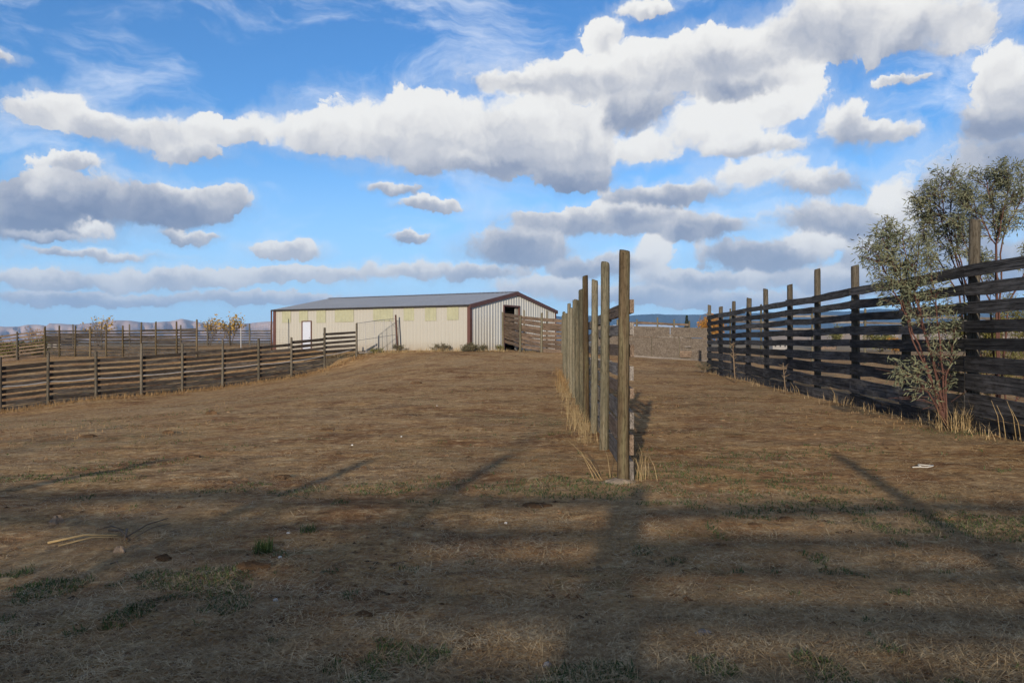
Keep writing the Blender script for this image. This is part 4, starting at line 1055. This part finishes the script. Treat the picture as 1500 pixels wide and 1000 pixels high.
for k, (px, py, a, b_, c_) in enumerate(((370, 832, .19, .10, .035), (310, 606, .26, .16, .06), (283, 670, .22, .12, .03), (415, 700, .20, .14, .03), (130, 640, .25, .15, .035), (786, 742, .24, .10, .03),
                                         (1215, 628, .34, .14, .04), (247, 634, .2, .12, .04), (480, 630, .24, .16, .03), (240, 820, .12, .06, .03), (610, 562, .35, .2, .05), (560, 572, .3, .2, .04), (1105, 770, .10, .07, .02), (1150, 762, .14, .07, .025))):
    Yl = gY(py); x = (px - 750) / FPX * Yl
    for _ in range(6): Yl = (EYE - gz((px - 750) / FPX * Yl, Yl)) * FPX / (py - 500)
    lump('dung_pat', DL[k], 'dung', px, py, Yl, a * .55, b_ * .6, c_ * 1.3, M['dung'], 40 + k, 'dung pats')
# loose clods
x, y = frustum(11000, 3.5, 58, 1.45)
k = fbm(x / 1.1, y / 1.1, 3, 141) + rng.normal(0, .3, len(x)) > 0.25
x, y = x[k], y[k]; n = len(x)
oc = np.array([(1, 0, 0), (-1, 0, 0), (0, 1, 0), (0, -1, 0), (0, 0, 1), (0, 0, -1)], dtype=np.float64)
of = np.array([(0, 2, 4), (2, 1, 4), (1, 3, 4), (3, 0, 4), (2, 0, 5), (1, 2, 5), (3, 1, 5), (0, 3, 5)])
sz_ = np.minimum(rng.gamma(2.0, .004, n) * (1 + y / 18), .04)[:, None, None]
V = oc[None] * sz_ * rng.uniform(.5, 1.5, (n, 6, 1)) * np.array([1.3, 1.0, .6]) + np.c_[x, y, gz_arr(x, y)][:, None, :]
F = (of[None] + np.arange(n)[:, None, None] * 6).reshape(-1, 3)
m, t, b = material('soil_clod', 0.97, 0.05)
cc = t.noise(objcoord(t), 3.7, 2, 0.6)
t.put(b.inputs['Base Color'], t.ramp(cc, [(0.38, (0.06, 0.035, 0.02)), (0.5, (0.12, 0.068, 0.035)), (0.64, (0.24, 0.155, 0.085))]))
tag(ob('soil_clods', mesh_np('soil_clods', V.reshape(-1, 3), F, m)), 'small loose clods of soil and dung over the yard', 'clods', kind='stuff')
# rope
m_ = MB(); b_ = gbase(1357, gY(685)); rp = []
for k in range(26):
    a = k / 25; rp.append((-.17 + .20 * a / .4, .02 * math.sin(a * 9), .012) if a < .4 else (.03 + .085 * math.sin((a - .4) / .6 * 5.2), .13 * (1 - math.cos((a - .4) / .6 * 5.2)) * .6, .014 + .01 * math.sin(a * 9) ** 2))
m_.tube(rp, .008, 6); tag(m_.build('rope', M['rope'], None, True, b_), 'short loop of white rope lying on the straw', 'rope')
# twig pile
tp = empty('twig_pile', gbase(175, gY(785) * 1.02)); tag(tp, 'pile of dry twigs and a pale cane on the shaded grass', 'twigs')
b_ = tp.location
for k, (a, c_, r_, mt) in enumerate((((70, 792), (172, 786), .010, 'cane'), ((85, 797), (178, 788), .006, 'cane'), ((180, 788), (246, 762), .006, 'twig'), ((142, 774), (182, 778), .007, 'twig'), ((160, 776), (190, 790), .012, 'twig'), ((186, 774), (182, 794), .010, 'twig'), ((186, 792), (250, 768), .004, 'twig'), ((162, 824), (176, 832), .006, 'twig'))):
    p0 = at(a[0], a[1], gY(a[1])); p1 = at(c_[0], c_[1], gY(c_[1]))
    z0 = gz(p0.x, p0.y); z1 = gz(p1.x, p1.y)
    m_ = MB(); m_.tube([tuple(Vector((p0.x, p0.y, z0 + .015)) - b_), tuple(Vector(((p0.x + p1.x) / 2, (p0.y + p1.y) / 2 + .02, (z0 + z1) / 2 + .05)) - b_), tuple(Vector((p1.x, p1.y, z1 + .03)) - b_)], [r_, r_ * .9, r_ * .6], 6)
    m_.build('twig', M[mt], tp, True)
# green tufts
for k, (px, py, n_, h_) in enumerate(((388, 808, 130, .13), (452, 778, 50, .09))):
    Yg = gY(py); bx_, by_ = (px - 750) / FPX * Yg, Yg
    x = bx_ + rng.normal(0, .035, n_); y = by_ + rng.normal(0, .03, n_)
    blades('grass_tuft', x, y, rng.uniform(.5, 1.1, n_) * h_, np.abs(rng.normal(0, .4, n_)), rng.uniform(0, 6.28, n_), rng.uniform(.004, .007, n_), M['green'], 'upright green grass tuft near the twig pile' if k == 0 else 'smaller green grass tuft beyond the upright one', 'grass tuft', .4, kind='thing')

# far buildings
def house(name, label, px, yb, yt, wpx, Y, wallm, roofm, d=6.0):
    b_ = gbase(px, Y); h = max(1.5, at(px, yt, Y).z - b_.z); w = wpx / FPX * Y
    e_ = empty(name, b_); tag(e_, label, 'building')
    m_ = MB(); m_.box((-w / 2, 0, -1), (w / 2, d, h * .62)); m_.build('wall', wallm, e_)
    m_ = MB(); m_.add([(-w/2-.3, -.4, h*.6), (w/2+.3, -.4, h*.6), (w/2+.3, d+.4, h*.6), (-w/2-.3, d+.4, h*.6), (-w/2-.3, d/2, h), (w/2+.3, d/2, h)], [(0, 1, 5, 4), (2, 3, 4, 5), (0, 4, 3), (1, 2, 5), (0, 3, 2, 1)]); m_.build('roof', roofm, e_)
    for k in range(3):
        m_ = MB(); xx_ = -w * .32 + k * w * .32; m_.box((xx_ - w * .05, -.05, h * .2), (xx_ + w * .05, .02, h * .45)); m_.build('window', M['dark_metal'], e_)
house('far_shed', 'long low shed with a pale blue metal roof behind the strand board fence', 955, 500, 474.5, 92, 130, M['fieldhouse'], M['shedroof'], 14)
house('far_house', 'distant pale house with a dark roof seen through the dark fence near its far end', 1143, 500, 487, 22, 300, M['fieldhouse'], M['farroof'])
house('far_house', 'distant house with a brown roof seen through the dark fence beside the green tree', 1212, 500, 489, 26, 320, M['board_rail'], M['farroof'])
house('far_house', 'distant white house seen between the rails of the paddock corner', 76, 508, 491, 26, 150, M['fieldhouse'], M['farroof'])

# ------------------------------------------------------------------ behind the camera: the fence and trees that shade the foreground
rows_back = [(0,.125),(.235,.12),(.435,.115),(.625,.12),(.81,.125),(1.0,.14),(1.17,.18),(1.4,.18),(1.7,.19),(2.05,.2)]
bp = [(X, -6.4 - 0.06 * X, zt, 2.83) for X, zt in ((-17, 3.2), (-14, 3.3), (-11, 3.2), (-8.1, 3.35), (-5.1, 3.35), (-3.4, 3.42), (-1.5, 2.96), (1.09, 3.5), (4.1, 3.0), (7.15, 3.3), (10.2, 3.0))]
bf = fence('board_fence', 'closely boarded timber fence standing behind the viewer', bp, rows_back, +1, 'board_dark', 'post_grey', 0.19, 0.045, gap_jit=0.04, skip={(1, 1), (3, 2), (2, 3), (8, 0)})
add_post(bf, -1.62, -6.2, gz(-1.6, -6.2) - .3, 2.85, 0.24, 'post_grey')  # extra thick post, added to stand in for the viewer's own shadow
def shade_tree(label, X, Y, h, seed, n, wd):
    far_tree('shade_tree', label, 750 + X / Y * FPX, 0, 500 - (h + gz(X, Y) - EYE) / Y * FPX, wd / Y * FPX, Y, M['leaf_olive'], n, .16, seed)
shade_tree('bushy olive green tree standing behind the viewer to the west', -9.5, -24.0, 7.6, 51, 4200, 8.0)
shade_tree('small olive green tree standing behind the viewer, close to the back fence', -4.6, -16.0, 5.0, 52, 2200, 5.0)
shade_tree('tall olive green tree standing far behind the viewer', -16.5, -18.0, 7.0, 53, 4200, 8.0)
shade_tree('thin olive green tree standing behind the viewer to the east', 3.5, -15.0, 4.6, 54, 1500, 4.0)
shade_tree('unseen dense leafy bush added behind the back fence to darken the foreground', -4.8, -10.2, 3.3, 58, 4200, 3.6)  # unseen bush, added to deepen the shade on the near left ground
for k, (X, h) in enumerate(((-11.5, 3.5), (-8.2, 3.1), (-6.0, 3.3), (-1.8, 2.9), (1.2, 3.1), (5.6, 3.0))):  # unseen bushes, added to break the sunlight on the foreground into patches
    shade_tree('unseen leafy bush added at the back fence to break up the light', X, -7.8 - 0.06 * X, h * .90, 60 + k, 380, 2.6)
    S.objects[-1].parent['group'] = 'unseen bushes added along the back fence'

# ------------------------------------------------------------------ air
mh = bpy.data.materials.new('haze'); mh.use_nodes = True
nt = mh.node_tree; nt.nodes.clear()
pv = nt.nodes.new('ShaderNodeVolumePrincipled'); pv.inputs['Color'].default_value = (0.32, 0.60, 1.0, 1); pv.inputs['Density'].default_value = 6.0e-5; pv.inputs['Anisotropy'].default_value = 0.0
mo = nt.nodes.new('ShaderNodeOutputMaterial'); nt.links.new(pv.outputs[0], mo.inputs['Volume'])
m_ = MB(); m_.box((-13000, -13000, -40), (13000, 13000, 640)); hz = m_.build('haze', mh); tag(hz, 'thin blue air between the yard and the mountains', 'haze', kind='stuff')
#MARK
